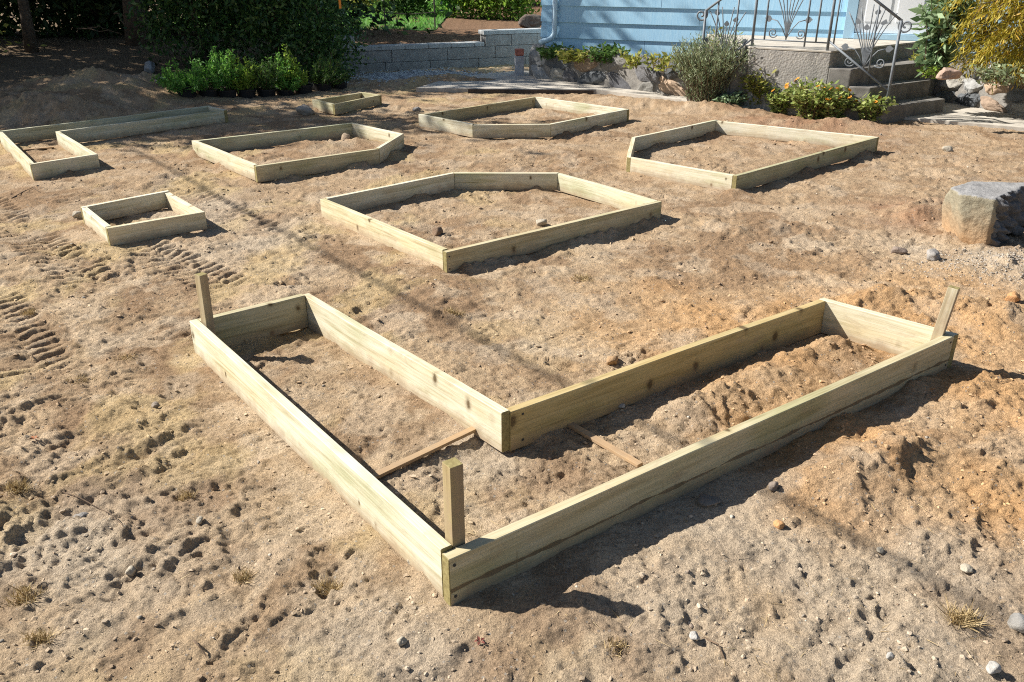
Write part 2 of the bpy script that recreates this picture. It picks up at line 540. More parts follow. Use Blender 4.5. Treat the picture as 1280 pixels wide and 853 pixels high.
PITS = []     # x, y, length, width, depth, angle: boot prints and scrapes
def pit(px, py, l, w_, d, ang):
    p = at(px, py, 0)
    PITS.append((p.x, p.y, l * 0.75, w_ * 0.8, d * 0.34, ang))
for q in ((228, 570, .11, .05, .05, 1.0), (44, 660, .13, .06, .055, 1.2), (10, 715, .13, .07, .05, .9), (170, 715, .12, .04, .035, .8),
          (300, 800, .10, .04, .045, 1.2), (318, 640, .09, .05, .035, .3), (112, 342, .15, .06, .06, .1), (140, 325, .09, .05, .05, .2),
          (40, 285, .10, .05, .04, 0), (235, 705, .10, .05, .035, .6), (1105, 795, .16, .045, .05, 1.7), (1110, 765, .08, .03, .04, 1.6),
          (1240, 660, .16, .05, .045, 1.2), (1228, 392, .13, .09, .07, .2), (1085, 560, .12, .05, .045, 1.3), (880, 782, .11, .05, .035, .3),
          (950, 700, .10, .03, .025, .6), (1060, 835, .10, .04, .04, .8), (40, 510, .14, .05, .04, .7), (12, 530, .12, .05, .05, .5),
          (700, 600, .10, .05, .03, .4), (380, 545, .10, .04, .035, .7), (520, 755, .08, .05, .03, .2), (420, 720, .12, .04, .03, 1.1),
          (340, 460, .09, .05, .04, 0.2), (1160, 300, .2, .08, .05, .2), (60, 430, .15, .06, .04, .5), (165, 470, .12, .05, .04, .4),
          (225, 420, .14, .05, .04, .3), (480, 345, .2, .06, .04, .2), (880, 330, .2, .08, .04, .1), (960, 345, .22, .07, .04, .2)):
    pit(*q)
_r = random.Random(5)
for _ in range(50):
    x, y = _r.uniform(-4, 4.5), _r.uniform(1.0, 8.5)
    PITS.append((x, y, _r.uniform(.06, .16), _r.uniform(.03, .06), _r.uniform(.008, .020), _r.uniform(0, 3.14)))

TREADS = []
def tread(p0, p1, wdt, per, dep):
    a, b = at(*p0), at(*p1)
    TREADS.append((a.x, a.y, b.x, b.y, wdt, per, dep))
tread((-30, 246), (128, 358), 0.34, 0.085, 0.030)
tread((165, 298), (300, 365), 0.34, 0.080, 0.030)
tread((-20, 360), (60, 480), 0.34, 0.085, 0.026)
tread((225, 236), (350, 296), 0.34, 0.080, 0.024)
tread((70, 258), (20, 300), 0.26, 0.085, 0.025)

BEDS_XY = []     # filled below (polygons), soil kept calm along the boards

def ground(x, y):
    x = np.asarray(x, float)
    y = np.asarray(y, float)
    wx = x + 0.05 * perlin(x / 0.3, y / 0.3, 61)
    wy = y + 0.05 * perlin(x / 0.3, y / 0.3, 62)
    jx, jy = perlin(x / 0.07, y / 0.07, 63), perlin(x / 0.07, y / 0.07, 64)
    wx = wx + 0.020 * jx + 0.006 * perlin(x / 0.022, y / 0.022, 65)
    wy = wy + 0.020 * jy + 0.006 * perlin(x / 0.022, y / 0.022, 66)
    near = 1 - sstep(10, 16, y)
    rough = 0.55 + 0.9 * sstep(-0.25, 0.45, fbm(x, y, 1.6, 3, 71))
    z = 0.022 * fbm(x, y, 1.9, 3, 1)
    z += 0.013 * fbm(wx, wy, 0.42, 3, 5) * rough
    rid = 1 - np.abs(perlin(wx / 0.24, wy / 0.24, 9)) * 2
    z += 0.010 * np.clip(rid, -0.5, 1) * rough * sstep(-0.2, 0.3, perlin(x / 0.8, y / 0.8, 12))
    z += 0.0080 * fbm(wx, wy, 0.13, 4, 15, 0.62) * rough
    z += 0.0062 * fbm(x, y, 0.05, 3, 21, 0.7) * (0.5 + 0.5 * rough)
    t1 = np.abs(perlin(wx / 0.075, wy / 0.075, 26)) + 0.55 * np.abs(perlin(wx / 0.034, wy / 0.034, 27)) + 0.3 * np.abs(perlin(x / 0.018, y / 0.018, 28))
    z += 0.0095 * (t1 - 0.5) * (0.35 + 0.65 * rough)
    z += cells(wx, wy, 0.036, 29) * 0.50 * sstep(-0.25, 0.2, fbm(x, y, 0.3, 2, 30)) * near
    z += 0.0020 * perlin(x / 0.015, y / 0.015, 25) * near
    # dragged streaks, mostly on the left
    c, s = math.cos(0.75), math.sin(0.75)
    a, b = wx * c + wy * s, -wx * s + wy * c
    lm = 0.30 + 0.70 * (1 - sstep(-1.0, 0.8, x))
    z += 0.014 * lm * fbm(a / 0.60, b / 0.12, 1.0, 3, 31) * sstep(-0.25, 0.3, perlin(x / 0.9, y / 0.9, 33))
    z += 0.0070 * (0.4 + 0.6 * lm) * fbm(a / 0.24, b / 0.045, 1.0, 3, 35) * sstep(-0.2, 0.35, perlin(x / 0.5, y / 0.5, 37))
    # clods
    cm = sstep(-0.05, 0.4, fbm(x, y, 0.9, 2, 41))
    z += cells(wx, wy, 0.085, 43) * 0.20 * cm * near
    z += cells(wx, wy, 0.20, 47) * 0.14 * sstep(0.1, 0.5, fbm(x, y, 1.3, 2, 49)) * near
    # orange loose sand on the right is lumpier
    om = orange_mask(x, y)
    z += om * (0.011 * fbm(wx, wy, 0.22, 4, 51, 0.6) + cells(wx, wy, 0.07, 53) * 0.5 * sstep(0, 0.4, fbm(x, y, 0.5, 2, 55)))
    for (mx, my, rx, ry, h, an) in MOUNDS:
        ca, sa = math.cos(an), math.sin(an)
        dx, dy = (x - mx) * ca + (y - my) * sa, -(x - mx) * sa + (y - my) * ca
        q = (dx / rx) ** 2 + (dy / ry) ** 2
        ok = q < 6
        if ok.any():
            g = np.exp(-q[ok] * 1.1)
            z[ok] += h * g * (1 + 0.40 * fbm(x[ok], y[ok], max(rx * 0.6, 0.10), 3, 57)) + 0.5 * g * cells(x[ok], y[ok], 0.075, 58) * (h > 0.02)
    for (mx, my, l, wd, d, an) in PITS:
        ca, sa = math.cos(an), math.sin(an)
        dx, dy = (x - mx) * ca + (y - my) * sa, -(x - mx) * sa + (y - my) * ca
        q = (dx / l) ** 2 + (dy / wd) ** 2
        ok = q < 5
        if ok.any():
            qq = q[ok] * np.clip(1 + 0.9 * perlin(x[ok] / 0.05, y[ok] / 0.05, 91) + 0.5 * perlin(x[ok] / 0.02, y[ok] / 0.02, 92), 0.2, 3)
            z[ok] += -d * np.exp(-qq ** 2 * 0.9) + 0.35 * d * np.exp(-((np.sqrt(np.abs(qq)) - 1.35) / 0.3) ** 2)
    for (x0, y0, x1, y1, wd, per, dep) in TREADS:
        ln = math.hypot(x1 - x0, y1 - y0)
        tx, ty = (x1 - x0) / ln, (y1 - y0) / ln
        u, v = (x - x0) * tx + (y - y0) * ty, -(x - x0) * ty + (y - y0) * tx
        ok = (u > -0.2) & (u < ln + 0.2) & (np.abs(v) < wd)
        if ok.any():
            uu, vv = u[ok], v[ok]
            edge = sstep(0, 0.25, uu) * (1 - sstep(ln - 0.25, ln, uu)) * (1 - sstep(wd * 0.42, wd * 0.54, np.abs(vv)))
            edge = edge * sstep(-0.55, -0.1, perlin(x[ok] / 0.35, y[ok] / 0.35, 95))
            ph = (uu + 0.35 * np.abs(vv) + 0.5 * per * (vv > 0) + 0.012 * perlin(x[ok] / 0.1, y[ok] / 0.1, 96)) / per
            bars = sstep(0.30, 0.55, np.abs((ph % 1.0) - 0.5) * 2) 
            z[ok] = z[ok] * (1 - 0.55 * edge)
            z[ok] += edge * (-dep * 0.7 + 0.85 * dep * bars * (0.8 + 0.4 * perlin(x[ok] / 0.12, y[ok] / 0.12, 97)))
    # calm, settled soil under the boards so that they sit on it
    for poly in BEDS_XY:
        n = len(poly)
        dmin = np.full(x.shape, 9.0)
        for i in range(n):
            ax, ay = poly[i]
            bx, by = poly[(i + 1) % n]
            ex, ey = bx - ax, by - ay
            t = np.clip(((x - ax) * ex + (y - ay) * ey) / (ex * ex + ey * ey), 0, 1)
            dmin = np.minimum(dmin, np.hypot(x - ax - t * ex, y - ay - t * ey))
        k = 1 - sstep(0.03, 0.22, dmin)
        lim = 0.018 * perlin(x / 0.33, y / 0.33, 99)
        z = z * (1 - k) + k * np.clip(z * 0.5 + lim - 0.002, -0.026, 0.026)
        z += 0.045 * np.exp(-(dmin / 0.07) ** 2) * sstep(0.12, 0.55, perlin(x / 0.4, y / 0.4, 98)) * (0.8 + 0.5 * perlin(x / 0.06, y / 0.06, 93))
    # ground behind the block wall and under the trees
    wdx, wdy = (WALL_B - WALL_A).normalized()
    side = -(x - WALL_A.x) * wdy + (y - WALL_A.y) * wdx
    inwall = sstep(-3.5, -3.2, x)
    z += 0.36 * sstep(-0.02, 0.10, side) * inwall + 0.34 * sstep(-1.2, 2.2, side) * (1 - inwall)
    z += 0.10 * sstep(0.5, 8, side)
    z += 0.5 * sstep(40, 200, y)
    return z

def gauss(x, y, px, py, r):
    p = at(px, py)
    return np.exp(-((x - p.x) ** 2 + (y - p.y) ** 2) / (r * r))

def orange_mask(x, y):
    m = np.zeros_like(x)
    for px, py, r in ((1180, 400, .75), (1080, 400, .6), (1090, 560, .45), (1230, 500, .5), (950, 470, .45), (1000, 545, .35), (1250, 600, .35), (1050, 620, .22), (860, 400, .5)):
        m = np.maximum(m, gauss(x, y, px, py, r))
    return np.clip(m * (1 + 0.8 * fbm(x, y, 0.5, 3, 131)), 0, 1)

def grey_mask(x, y):
    m = np.zeros_like(x)
    for px, py, r in ((960, 760, .6), (1150, 720, .4), (880, 640, .28), (1100, 840, .4), (1270, 330, .35), (1130, 310, .3), (600, 560, .22), (300, 300, .4), (460, 830, .25), (250, 265, .4), (130, 690, .35)):
        m = np.maximum(m, gauss(x, y, px, py, r))
    return np.clip(m * (1 + 0.9 * fbm(x, y, 0.45, 3, 141)), 0, 1)

def tone(x, y):
    tan = np.array([0.350, 0.255, 0.163])
    brn = np.array([0.225, 0.148, 0.090])
    org = np.array([0.420, 0.245, 0.112])
    gry = np.array([0.375, 0.305, 0.228])
    mul = np.array([0.150, 0.092, 0.058])
    flo_shade = np.array([0.165, 0.120, 0.080])
    dry = np.array([0.400, 0.300, 0.155])
    def lay(c, col, k):
        return c * (1 - k[:, None]) + col[None, :] * k[:, None]
    c = np.repeat(tan[None, :], len(x), 0)
    c = lay(c, brn, sstep(-0.05, 0.5, fbm(x, y, 1.1, 5, 111, 0.6)) * 0.85)
    c = lay(c, brn, sstep(0.05, 0.45, fbm(x, y, 0.28, 4, 113, 0.6)) * 0.55)
    c = lay(c, np.array([0.43, 0.335, 0.235]), sstep(0.1, 0.5, fbm(x, y, 0.4, 4, 115, 0.6)) * 0.6)
    c = lay(c, brn, sstep(4, 8, y) * 0.35)
    c = lay(c, dry, sstep(0.12, 0.5, fbm(x, y, 0.6, 4, 117)) * (1 - sstep(-1, 1, x)) * 0.5)
    c = lay(c, gry, grey_mask(x, y) * 0.85)
    c = lay(c, org, orange_mask(x, y) * 0.75)
    c = lay(c, gry, sstep(0.25, 0.6, fbm(x, y, 0.35, 3, 121)) * 0.35)
    g = np.maximum(gauss(x, y, 1140, 270, .4), gauss(x, y, 1000, 158, .9))
    c = lay(c, np.array([0.225, 0.125, 0.075]), np.clip(g * (1 + fbm(x, y, .3, 3, 151)), 0, 1) * 0.7)
    wdx, wdy = (WALL_B - WALL_A).normalized()
    side = -(x - WALL_A.x) * wdy + (y - WALL_A.y) * wdx
    c = lay(c, mul, sstep(-0.05, 0.1, side) * sstep(-3.6, -3.2, x))
    c = lay(c, flo_shade, (1 - sstep(-3.2, -2.2, x)) * sstep(11.6, 13.2, y))  # woodland floor colour, extended forward to paint shade into the soil around the pots
    p = at(525, 96)
    gp = np.exp(-(((x - p.x) / 1.1) ** 2 + ((y - p.y) / 0.75) ** 2))
    c = lay(c, np.array([0.42, 0.43, 0.43]), sstep(0.35, 0.6, gp * (1 + 0.4 * fbm(x, y, .4, 3, 161))))
    return c * np.array([1.34, 1.37, 1.39])

# ------------------------------------------------------------------ raised bed frames
TH = 0.038
def isect(p, d, q, e):
    den = d.x * e.y - d.y * e.x
    t = ((q.x - p.x) * e.y - (q.y - p.y) * e.x) / den
    return p + d * t

def bed_geometry(pix, top):
    """pix: list of (px, py, side) counter-clockwise; side tells which rim of the board from this corner to the next was surveyed"""
    W = [at(a, b, top).xy for a, b, _ in pix]
    n = len(W)
    out, inn, dirs = [], [], []
    for i in range(n):
        d = (W[(i + 1) % n] - W[i]).normalized()
        nl = Vector((-d.y, d.x))            # to the inside
        p = W[i]
        if pix[i][2] == 'in':
            out.append(p - nl * TH); inn.append(p.copy())
        else:
            out.append(p.copy()); inn.append(p + nl * TH)
        dirs.append(d)
    O = [isect(out[i - 1], dirs[i - 1], out[i], dirs[i]) for i in range(n)]
    I = [isect(inn[i - 1], dirs[i - 1], inn[i], dirs[i]) for i in range(n)]
    return O, I, out, inn, dirs

BED_SPECS = {
    'L_front': dict(h=0.176, pix=[(561, 699, 'out'), (1199, 418, 'out'), (1038.7, 374, 'in'), (627.5, 517.7, 'in'), (382, 370, 'in'), (240, 404, 'out')],
                    label='largest bed frame, L-shaped, in the foreground, with three upright corner stakes'),
    'pent_mid': dict(h=0.14, pix=[(558, 315, 'out'), (823, 253, 'in'), (697, 217, 'in'), (568, 217, 'in'), (403, 250, 'out')],
                     label='five-sided pine bed frame in the middle of the plot, its cut corner at the back'),
    'pent_back': dict(h=0.14, pix=[(590.8, 156.4, 'out'), (688.8, 155.4, 'out'), (784.3, 137.5, 'in'), (669, 121.3, 'in'), (525.5, 143.7, 'out')],
                      label='five-sided bed frame nearest the concrete path, cut corner facing the viewer'),
    'right': dict(h=0.14, pix=[(921.5, 220, 'out'), (1096.7, 172.5, 'in'), (895, 151, 'in'), (794.5, 172.2, 'in'), (788.5, 197, 'out')],
                  label='five-sided bed frame in front of the orange flowers, its short board facing left'),
    'square': dict(h=0.125, pix=[(133.6, 285.4, 'out'), (249.5, 265.8, 'in'), (206, 241, 'in'), (102, 260, 'out')],
                   label='small nearly square pine bed frame beside the tyre marks'),
    'pent_left': dict(h=0.14, pix=[(319.7, 208, 'out'), (474, 186, 'out'), (503, 168, 'in'), (439.5, 154.5, 'in'), (241.3, 177, 'out')],
                      label='five-sided bed frame with dirt clods inside, in front of the potted shrubs'),
    'L_back': dict(h=0.14, pix=[(37.8, 206, 'out'), (122, 192.5, 'out'), (75, 164.3, 'out'), (280, 138, 'in'), (259.5, 133, 'in'), (-2, 165, 'out')],
                   label='L-shaped bed frame below the dirt mound, its long arm in tree shade'),
    'tiny': dict(h=0.125, pix=[(418, 131, 'out'), (474.5, 119, 'in'), (452, 116, 'in'), (392, 125, 'out')],
                 label='smallest bed frame, a shaded narrow box beside the grey rock and potted shrubs'),
}
for k, s in BED_SPECS.items():
    s['geo'] = bed_geometry(s['pix'], s['h'])
    BEDS_XY.append([(p.x, p.y) for p in s['geo'][0]])

# ------------------------------------------------------------------ build the ground sheet
def gz(x, y):
    return float(ground(np.array([x]), np.array([y]))[0])

def build_ground():
    apex = -3.0
    ys = [-2.6, -1.8, -1.0, -0.3, 0.2, 0.6]
    y = 0.9
    while y < 16.5:
        ys.append(y)
        px = ((y * y + CAMH ** 2) / (CAMH * 837.0))
        y += min(max(0.0058, 0.62 * px), 0.07)
    while y < 1500:
        ys.append(y)
        y += max(0.08, (y - 16) * 0.12)
    us = list(np.arange(-0.80, 0.8001, 0.00155))
    u, st = 0.80, 0.003
    side = []
    while u < 40:
        st *= 1.16
        u += st
        side.append(u)
    us = [-a for a in reversed(side)] + us + side
    Y, U = np.array(ys), np.array(us)
    X = U[None, :] * (Y[:, None] - apex)
    YY = np.repeat(Y[:, None], len(U), 1)
    nx, ny = len(U), len(Y)
    xf, yf = X.ravel(), YY.ravel()
    z = ground(xf, yf)
    co_ = np.stack([xf, yf, z], 1)
    me = bpy.data.meshes.new("ground")
    me.vertices.add(nx * ny)
    me.vertices.foreach_set('co', co_.ravel())
    idx = np.arange(nx * ny).reshape(ny, nx)
    q = np.stack([idx[:-1, :-1], idx[:-1, 1:], idx[1:, 1:], idx[1:, :-1]], -1).reshape(-1, 4)
    me.loops.add(q.size)
    me.loops.foreach_set('vertex_index', q.ravel().astype(np.int32))
    me.polygons.add(len(q))
    me.polygons.foreach_set('loop_start', np.arange(0, q.size, 4, dtype=np.int32))
    me.polygons.foreach_set('use_smooth', np.ones(len(q), bool))
    me.update(calc_edges=True)
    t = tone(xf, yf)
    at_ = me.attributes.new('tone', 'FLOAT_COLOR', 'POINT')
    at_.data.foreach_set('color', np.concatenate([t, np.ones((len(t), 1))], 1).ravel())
    me.materials.append(SOIL)
    o = link("ground", me)
    tag(o, 'bare churned tan soil with tyre tracks and footprints', 'ground', kind='structure')
    return o
build_ground()

# ------------------------------------------------------------------ boards
def make_board(parent, quad, zb, h, mat, name='board', pitch_z=(0, 0)):
    """quad: outer start, outer end, inner end, inner start (world xy); the mesh lies along its own X axis"""
    a, b, c, d = quad
    mid = (a + b + c + d) / 4
    ax = (b - a).normalized()
    ang = math.atan2(ax.y, ax.x)
    R = Matrix.Rotation(-ang, 2)
    loc = [R @ (p - mid) for p in quad]
    mb = MB()
    mb.poly_prism([(p.x, p.y) for p in loc], 0, h)
    me = mesh_from(name, mb.v, mb.f, [mat, WOOD_END])
    bm = bmesh.new()
    bm.from_mesh(me)
    bmesh.ops.bevel(bm, geom=bm.edges[:], offset=0.0022, segments=1, affect='EDGES')
    # cut into lengths so the plank can bow and cup a little
    L_ = (b - a).length
    cuts = max(2, int(L_ / 0.14))
    for i in range(1, cuts):
        xx = -L_ / 2 + L_ * i / cuts
        bmesh.ops.bisect_plane(bm, geom=bm.verts[:] + bm.edges[:] + bm.faces[:], plane_co=(xx, 0, 0), plane_no=(1, 0, 0))
    sd = random.random() * 50
    for v in bm.verts:
        e = 1 - abs(2 * v.co.x / L_) ** 2
        v.co.y += 0.006 * e * mnoise.noise((v.co.x * 0.9 + sd, 0, 0))
        v.co.z += 0.004 * e * mnoise.noise((v.co.x * 0.8 + sd, 5, 0))
        v.co.y += 0.0008 * mnoise.noise((v.co.x * 9 + sd, v.co.z * 12, 3))
    for f in bm.faces:
        f.material_index = 1 if abs(f.normal.x) > 0.6 and abs(f.calc_center_median().x) > L_ / 2 - 0.08 else 0
    bm.to_mesh(me)
    bm.free()
    o = link(name, me, parent)
    base = parent.location
    o.location = (mid.x - base.x, mid.y - base.y, zb - base.z)
    tilt = math.atan2(pitch_z[1] - pitch_z[0], L_)
    o.rotation_euler = (0, -tilt, ang)
    return o, L_

def screw(parent, x, z, side, y=TH / 2):
    mb = MB()
    mb.tube([(0, -0.0005, 0), (0, 0.0018, 0)], 0.0052, 10)
    o = mb.build('screw', STEEL, parent)
    o.location = (x, side * (y + 0.0006), z)
    if side < 0:
        o.rotation_euler = (0, 0, math.pi)
    return o

def make_bed(key, mats, mode):
    s = BED_SPECS[key]
    O, I, out, inn, dirs = s['geo']
    n = len(O)
    cx = sum((p for p in O), Vector((0, 0))) / n
    root = empty('raised_bed_frame', (cx.x, cx.y, 0), s['label'], 'bed frame', 'raised bed frames of pine boards')
    g = 0.0012
    boards = []
    for i in range(n):
        j = (i + 1) % n
        d = dirs[i]
        m0, m1 = mode[i], mode[j]
        # start corner
        if m0 == 'next':      # this board runs through
            q0o = O[i]; q0i = isect(inn[i], d, out[i - 1], dirs[i - 1])
        elif m0 == 'prev':    # butts against the previous board's inner face
            q0o = isect(out[i], d, inn[i - 1], dirs[i - 1]) + d * g; q0i = I[i] + d * g
        else:
            q0o, q0i = O[i] + d * g, I[i] + d * g
        if m1 == 'prev':
            q1o = O[j]; q1i = isect(inn[i], d, out[j], dirs[j])
        elif m1 == 'next':
            q1o = isect(out[i], d, inn[j], dirs[j]) - d * g; q1i = I[j] - d * g
        else:
            q1o, q1i = O[j] - d * g, I[j] - d * g
        zb = random.uniform(-0.004, 0.004)
        b, ln = make_board(root, (q0o, q1o, q1i, q0i), zb, s['h'], mats[i], pitch_z=(random.uniform(-.005, .005), random.uniform(-.005, .005)))
        boards.append((b, ln))
    return root, boards

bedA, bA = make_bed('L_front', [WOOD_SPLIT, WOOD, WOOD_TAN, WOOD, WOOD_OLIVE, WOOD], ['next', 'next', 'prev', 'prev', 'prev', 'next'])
for x in (0.02,):
    for z in (0.035, 0.15):
        screw(bA[0][0], -bA[0][1] / 2 + x, z, -1)
        screw(bA[0][0], bA[0][1] / 2 - x, z, -1)
        screw(bA[2][0], bA[2][1] / 2 - 0.06, z, 1)
bA[0][0]['label'] = 'long shaded front board with a split line along its face'
for key, ms, mo in (
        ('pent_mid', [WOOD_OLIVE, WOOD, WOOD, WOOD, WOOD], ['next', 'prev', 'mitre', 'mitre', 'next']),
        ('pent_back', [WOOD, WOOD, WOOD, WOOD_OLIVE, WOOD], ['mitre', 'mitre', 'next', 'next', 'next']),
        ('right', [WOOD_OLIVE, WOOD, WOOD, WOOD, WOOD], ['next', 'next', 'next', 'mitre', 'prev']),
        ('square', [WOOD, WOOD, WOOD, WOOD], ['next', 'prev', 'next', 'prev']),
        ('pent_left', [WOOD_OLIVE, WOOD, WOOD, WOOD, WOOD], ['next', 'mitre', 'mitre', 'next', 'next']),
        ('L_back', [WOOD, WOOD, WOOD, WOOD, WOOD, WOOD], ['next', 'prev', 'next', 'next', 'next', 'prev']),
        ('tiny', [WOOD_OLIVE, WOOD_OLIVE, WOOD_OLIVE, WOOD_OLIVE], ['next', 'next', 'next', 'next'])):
    _, bb = make_bed(key, ms, mo)
    if key in ('pent_mid', 'right'):
        for z in (0.03, 0.11):
            screw(bb[0][0], -bb[0][1] / 2 + 0.02, z, -1)

# stakes of the L-shaped frame
def make_stake(parent, x, y, ztop, size, rz, lean=(0, 0), mat=WOOD, label=None):
    mb = MB()
    a = size / 2
    mb.poly_prism([(-a, -a), (a, -a), (a, a), (-a, a)], -0.06, ztop)
    o = mb.build('corner_stake', [mat, WOOD_END], parent, bevel=0.002)
    # split for grain: lay the object so that its own X axis runs along the stake
    me = o.data
    me.transform(Matrix.Rotation(math.pi / 2, 4, 'Y'))
    for p in me.polygons:
        if abs(p.normal.x) > 0.7:
            p.material_index = 1
    o.location = (x - parent.location.x, y - parent.location.y, 0)
    M = Matrix.Rotation(lean[0], 4, 'X') @ Matrix.Rotation(lean[1], 4, 'Y') @ Matrix.Rotation(rz, 4, 'Z') @ Matrix.Rotation(-math.pi / 2, 4, 'Y')
    o.rotation_euler = M.to_euler()
    if label:
        o['label'] = label
    return o

O, I, out, inn, dirs = BED_SPECS['L_front']['geo']
def corner_pos(i, off):
    return I[i] + dirs[i] * off - dirs[i - 1] * off
p = corner_pos(0, 0.026)
make_stake(bedA, p.x, p.y, 0.445, 0.044, math.atan2(dirs[0].y, dirs[0].x), mat=WOOD_TAN, label='weathered olive stake at the nearest corner')
p = corner_pos(5, 0.024)
make_stake(bedA, p.x, p.y, 0.415, 0.042, math.atan2(dirs[0].y, dirs[0].x) + 0.3, (0.0, 0.02), WOOD_OLIVE, label='grey-green stake at the left corner')
p = corner_pos(1, 0.026)
make_stake(bedA, p.x - 0.01, p.y, 0.405, 0.044, math.atan2(dirs[0].y, dirs[0].x) + 0.25, (0.0, 0.10), WOOD, label='pale stake leaning outwards at the right corner')

# laths lying on the soil
def lath(p0, p1, label, dz=0.012):
    a, b = at(*p0), at(*p1)
    mid = (a + b) / 2
    L_ = (b - a).length
    mb = MB()
    mb.box((0, 0, 0.007), (L_, 0.030, 0.014))
    o = mb.build('wood_lath', [LATH], bevel=0.0015)
    za, zb = gz(a.x, a.y), gz(b.x, b.y)
    zm = max((za + zb) / 2, gz(mid.x, mid.y) - 0.004)
    o.location = (mid.x, mid.y, zm + dz - 0.006)
    o.rotation_euler = (0, -math.atan2(zb - za, L_), math.atan2(b.y - a.y, b.x - a.x))
    return tag(o, label, 'wooden lath', 'raw laths lying inside the frames')
lath((462, 600), (604, 539), 'orange-brown lath between the long left board and the inner corner of the L-shaped frame')
lath((702, 529), (800, 585), 'pale lath running from the inner corner under the front board of the L-shaped frame')
lath((26, 190), (68, 186.5), 'thin lath lying in the short arm of the shaded back frame', 0.01)

# ------------------------------------------------------------------ stones
def stone_mesh(seed, sx, sy, sz, sub=3, rough=0.22, flat=0.0, cut=True):
    r = random.Random(seed)
    bm = bmesh.new()
    bmesh.ops.create_icosphere(bm, subdivisions=sub, radius=1.0)
    off = Vector((r.uniform(-50, 50), r.uniform(-50, 50), r.uniform(-50, 50)))
    planes = [(Vector((r.gauss(0, 1), r.gauss(0, 1), r.gauss(0, 1))).normalized(), r.uniform(0.55, 0.85)) for _ in range(9)] if cut else []
    for v in bm.verts:
        c = v.co.copy()
        for nrm, dd in planes:
            t = c.dot(nrm)
            if t > dd:
                c -= nrm * (t - dd) * 0.9
        k = 1 + rough * mnoise.noise(c * 1.3 + off) + rough * 0.5 * mnoise.noise(c * 3.1 + off) + rough * 0.22 * mnoise.noise(c * 7 + off)
        c *= k
        v.co = Vector((c.x * sx, c.y * sy, c.z * sz))
    return bm

def bm_to_obj(bm, name, mats, parent=None, smooth=True, tonecol=None):
    me = bpy.data.meshes.new(name)
    bm.to_mesh(me)
    bm.free()
    for m in (mats if isinstance(mats, (list, tuple)) else [mats]):
        me.materials.append(m)
    me.polygons.foreach_set('use_smooth', [smooth] * len(me.polygons))
    if tonecol is not None:
        a = me.attributes.new('tone', 'FLOAT_COLOR', 'POINT')
        a.data.foreach_set('color', list((*tonecol, 1.0)) * len(me.vertices))
    return link(name, me, parent)

_ss = 100
def stone(px, py, r, col, label, flat=0.7, z=None, cat='stone', name='stone', ry=None, sink=0.35):
    global _ss
    _ss += 1
    p = at(px, py)
    zg = gz(p.x, p.y) if z is None else z
    bm = stone_mesh(_ss, r, (ry or r * 0.8), r * flat, 3 if r < 0.2 else 4)
    o = bm_to_obj(bm, name, STONEMAT, tonecol=col)
    o.location = (p.x, p.y, zg + r * flat * (1 - sink) )
    o.rotation_euler = (0, 0, (_ss * 1.7) % 6.28)
    return tag(o, label, cat, 'loose stones on the soil')

GREY, PALE, WHT, TANS, ORG, DKB = (0.27, 0.25, 0.23), (0.42, 0.37, 0.29), (0.44, 0.42, 0.385), (0.36, 0.28, 0.19), (0.50, 0.28, 0.13), (0.13, 0.10, 0.08)
stone(1273, 788, 0.038, WHT, 'white stone at the right edge in the lower corner, largest of the white ones', 0.8)
stone(1110, 831, 0.014, WHT, 'small white pebble near the bottom edge on grey soil')
stone(868, 802, 0.017, WHT, 'white flat pebble below the front board, left of the bottom grey patch')
stone(1238, 845, 0.024, WHT, 'white stone cut by the bottom edge of the picture')
stone(382, 142, 0.13, (0.33, 0.30, 0.26), 'grey-brown rock just left of the smallest bed frame', 0.6)
stone(1166, 324, 0.055, (0.30, 0.28, 0.26), 'fist-sized grey stone below the left end of the boulder', 0.8)
stone(1124, 312, 0.055, (0.28, 0.22, 0.18), 'brown stone on the soil left of the boulder', 0.55)
stone(547, 294, 0.055, (0.22, 0.15, 0.10), 'dark brown clod inside the middle five-sided frame', 0.7)
stone(677, 281, 0.05, PALE, 'pale stone inside the middle five-sided frame near its front board', 0.6)
stone(433, 177, 0.07, (0.40, 0.31, 0.22), 'tan stone in the five-sided frame with dirt clods', 0.7)
stone(1183, 190, 0.06, PALE, 'pale stone on open soil right of the frame by the porch', 0.6)
stone(514, 706, 0.015, PALE, 'pale pebble touching the foot of the long left board near the corner', 0.8)
stone(502, 806, 0.017, PALE, 'cream pebble below the nearest corner at the lower middle', 0.8)
stone(974, 661, 0.022, ORG, 'orange-brown stone with its own shadow on pale soil below the front board', 0.7)
stone(777, 511, 0.018, WHT, 'white pebble lying in shadow beside the inner corner of the L-shaped frame', 0.7)
stone(1265, 376, 0.045, ORG, 'orange stone on the loose sand at the right edge', 0.7)
stone(966, 615, 0.024, (0.27, 0.22, 0.18), 'brown stone at the shadow edge under the middle of the front board', 0.8)
stone(884, 630, 0.05, (0.21, 0.18, 0.15), 'flat grey stone lying in the shadow of the front board', 0.25, sink=0.6)
stone(765, 456, 0.045, (0.38, 0.25, 0.14), 'lumpy tan clod behind the far board of the L-shaped frame', 0.6)
stone(196, 500 + 13, 0.02, (0.30, 0.25, 0.20), 'brown pebble on open soil left of the long board', 0.7)
stone(163, 712, 0.019, PALE, 'upright pale pebble beside a boot print at lower left', 1.1)
stone(98, 642, 0.03, GREY, 'grey stone at the left beside a thin twig', 0.5)
stone(250, 655, 0.017, PALE, 'light grey pebble alone on the soil left of the long board', 0.7)
stone(98, 272, 0.05, PALE, 'pale stone touching the left corner of the square frame', 0.6)
stone(190, 100, 0.12, (0.36, 0.36, 0.36), 'round grey rock on the shaded mound beside the potted shrubs', 0.9)
stone(208, 127, 0.10, (0.32, 0.32, 0.32), 'grey stone at the foot of the shaded mound by the leftmost pot', 0.6)
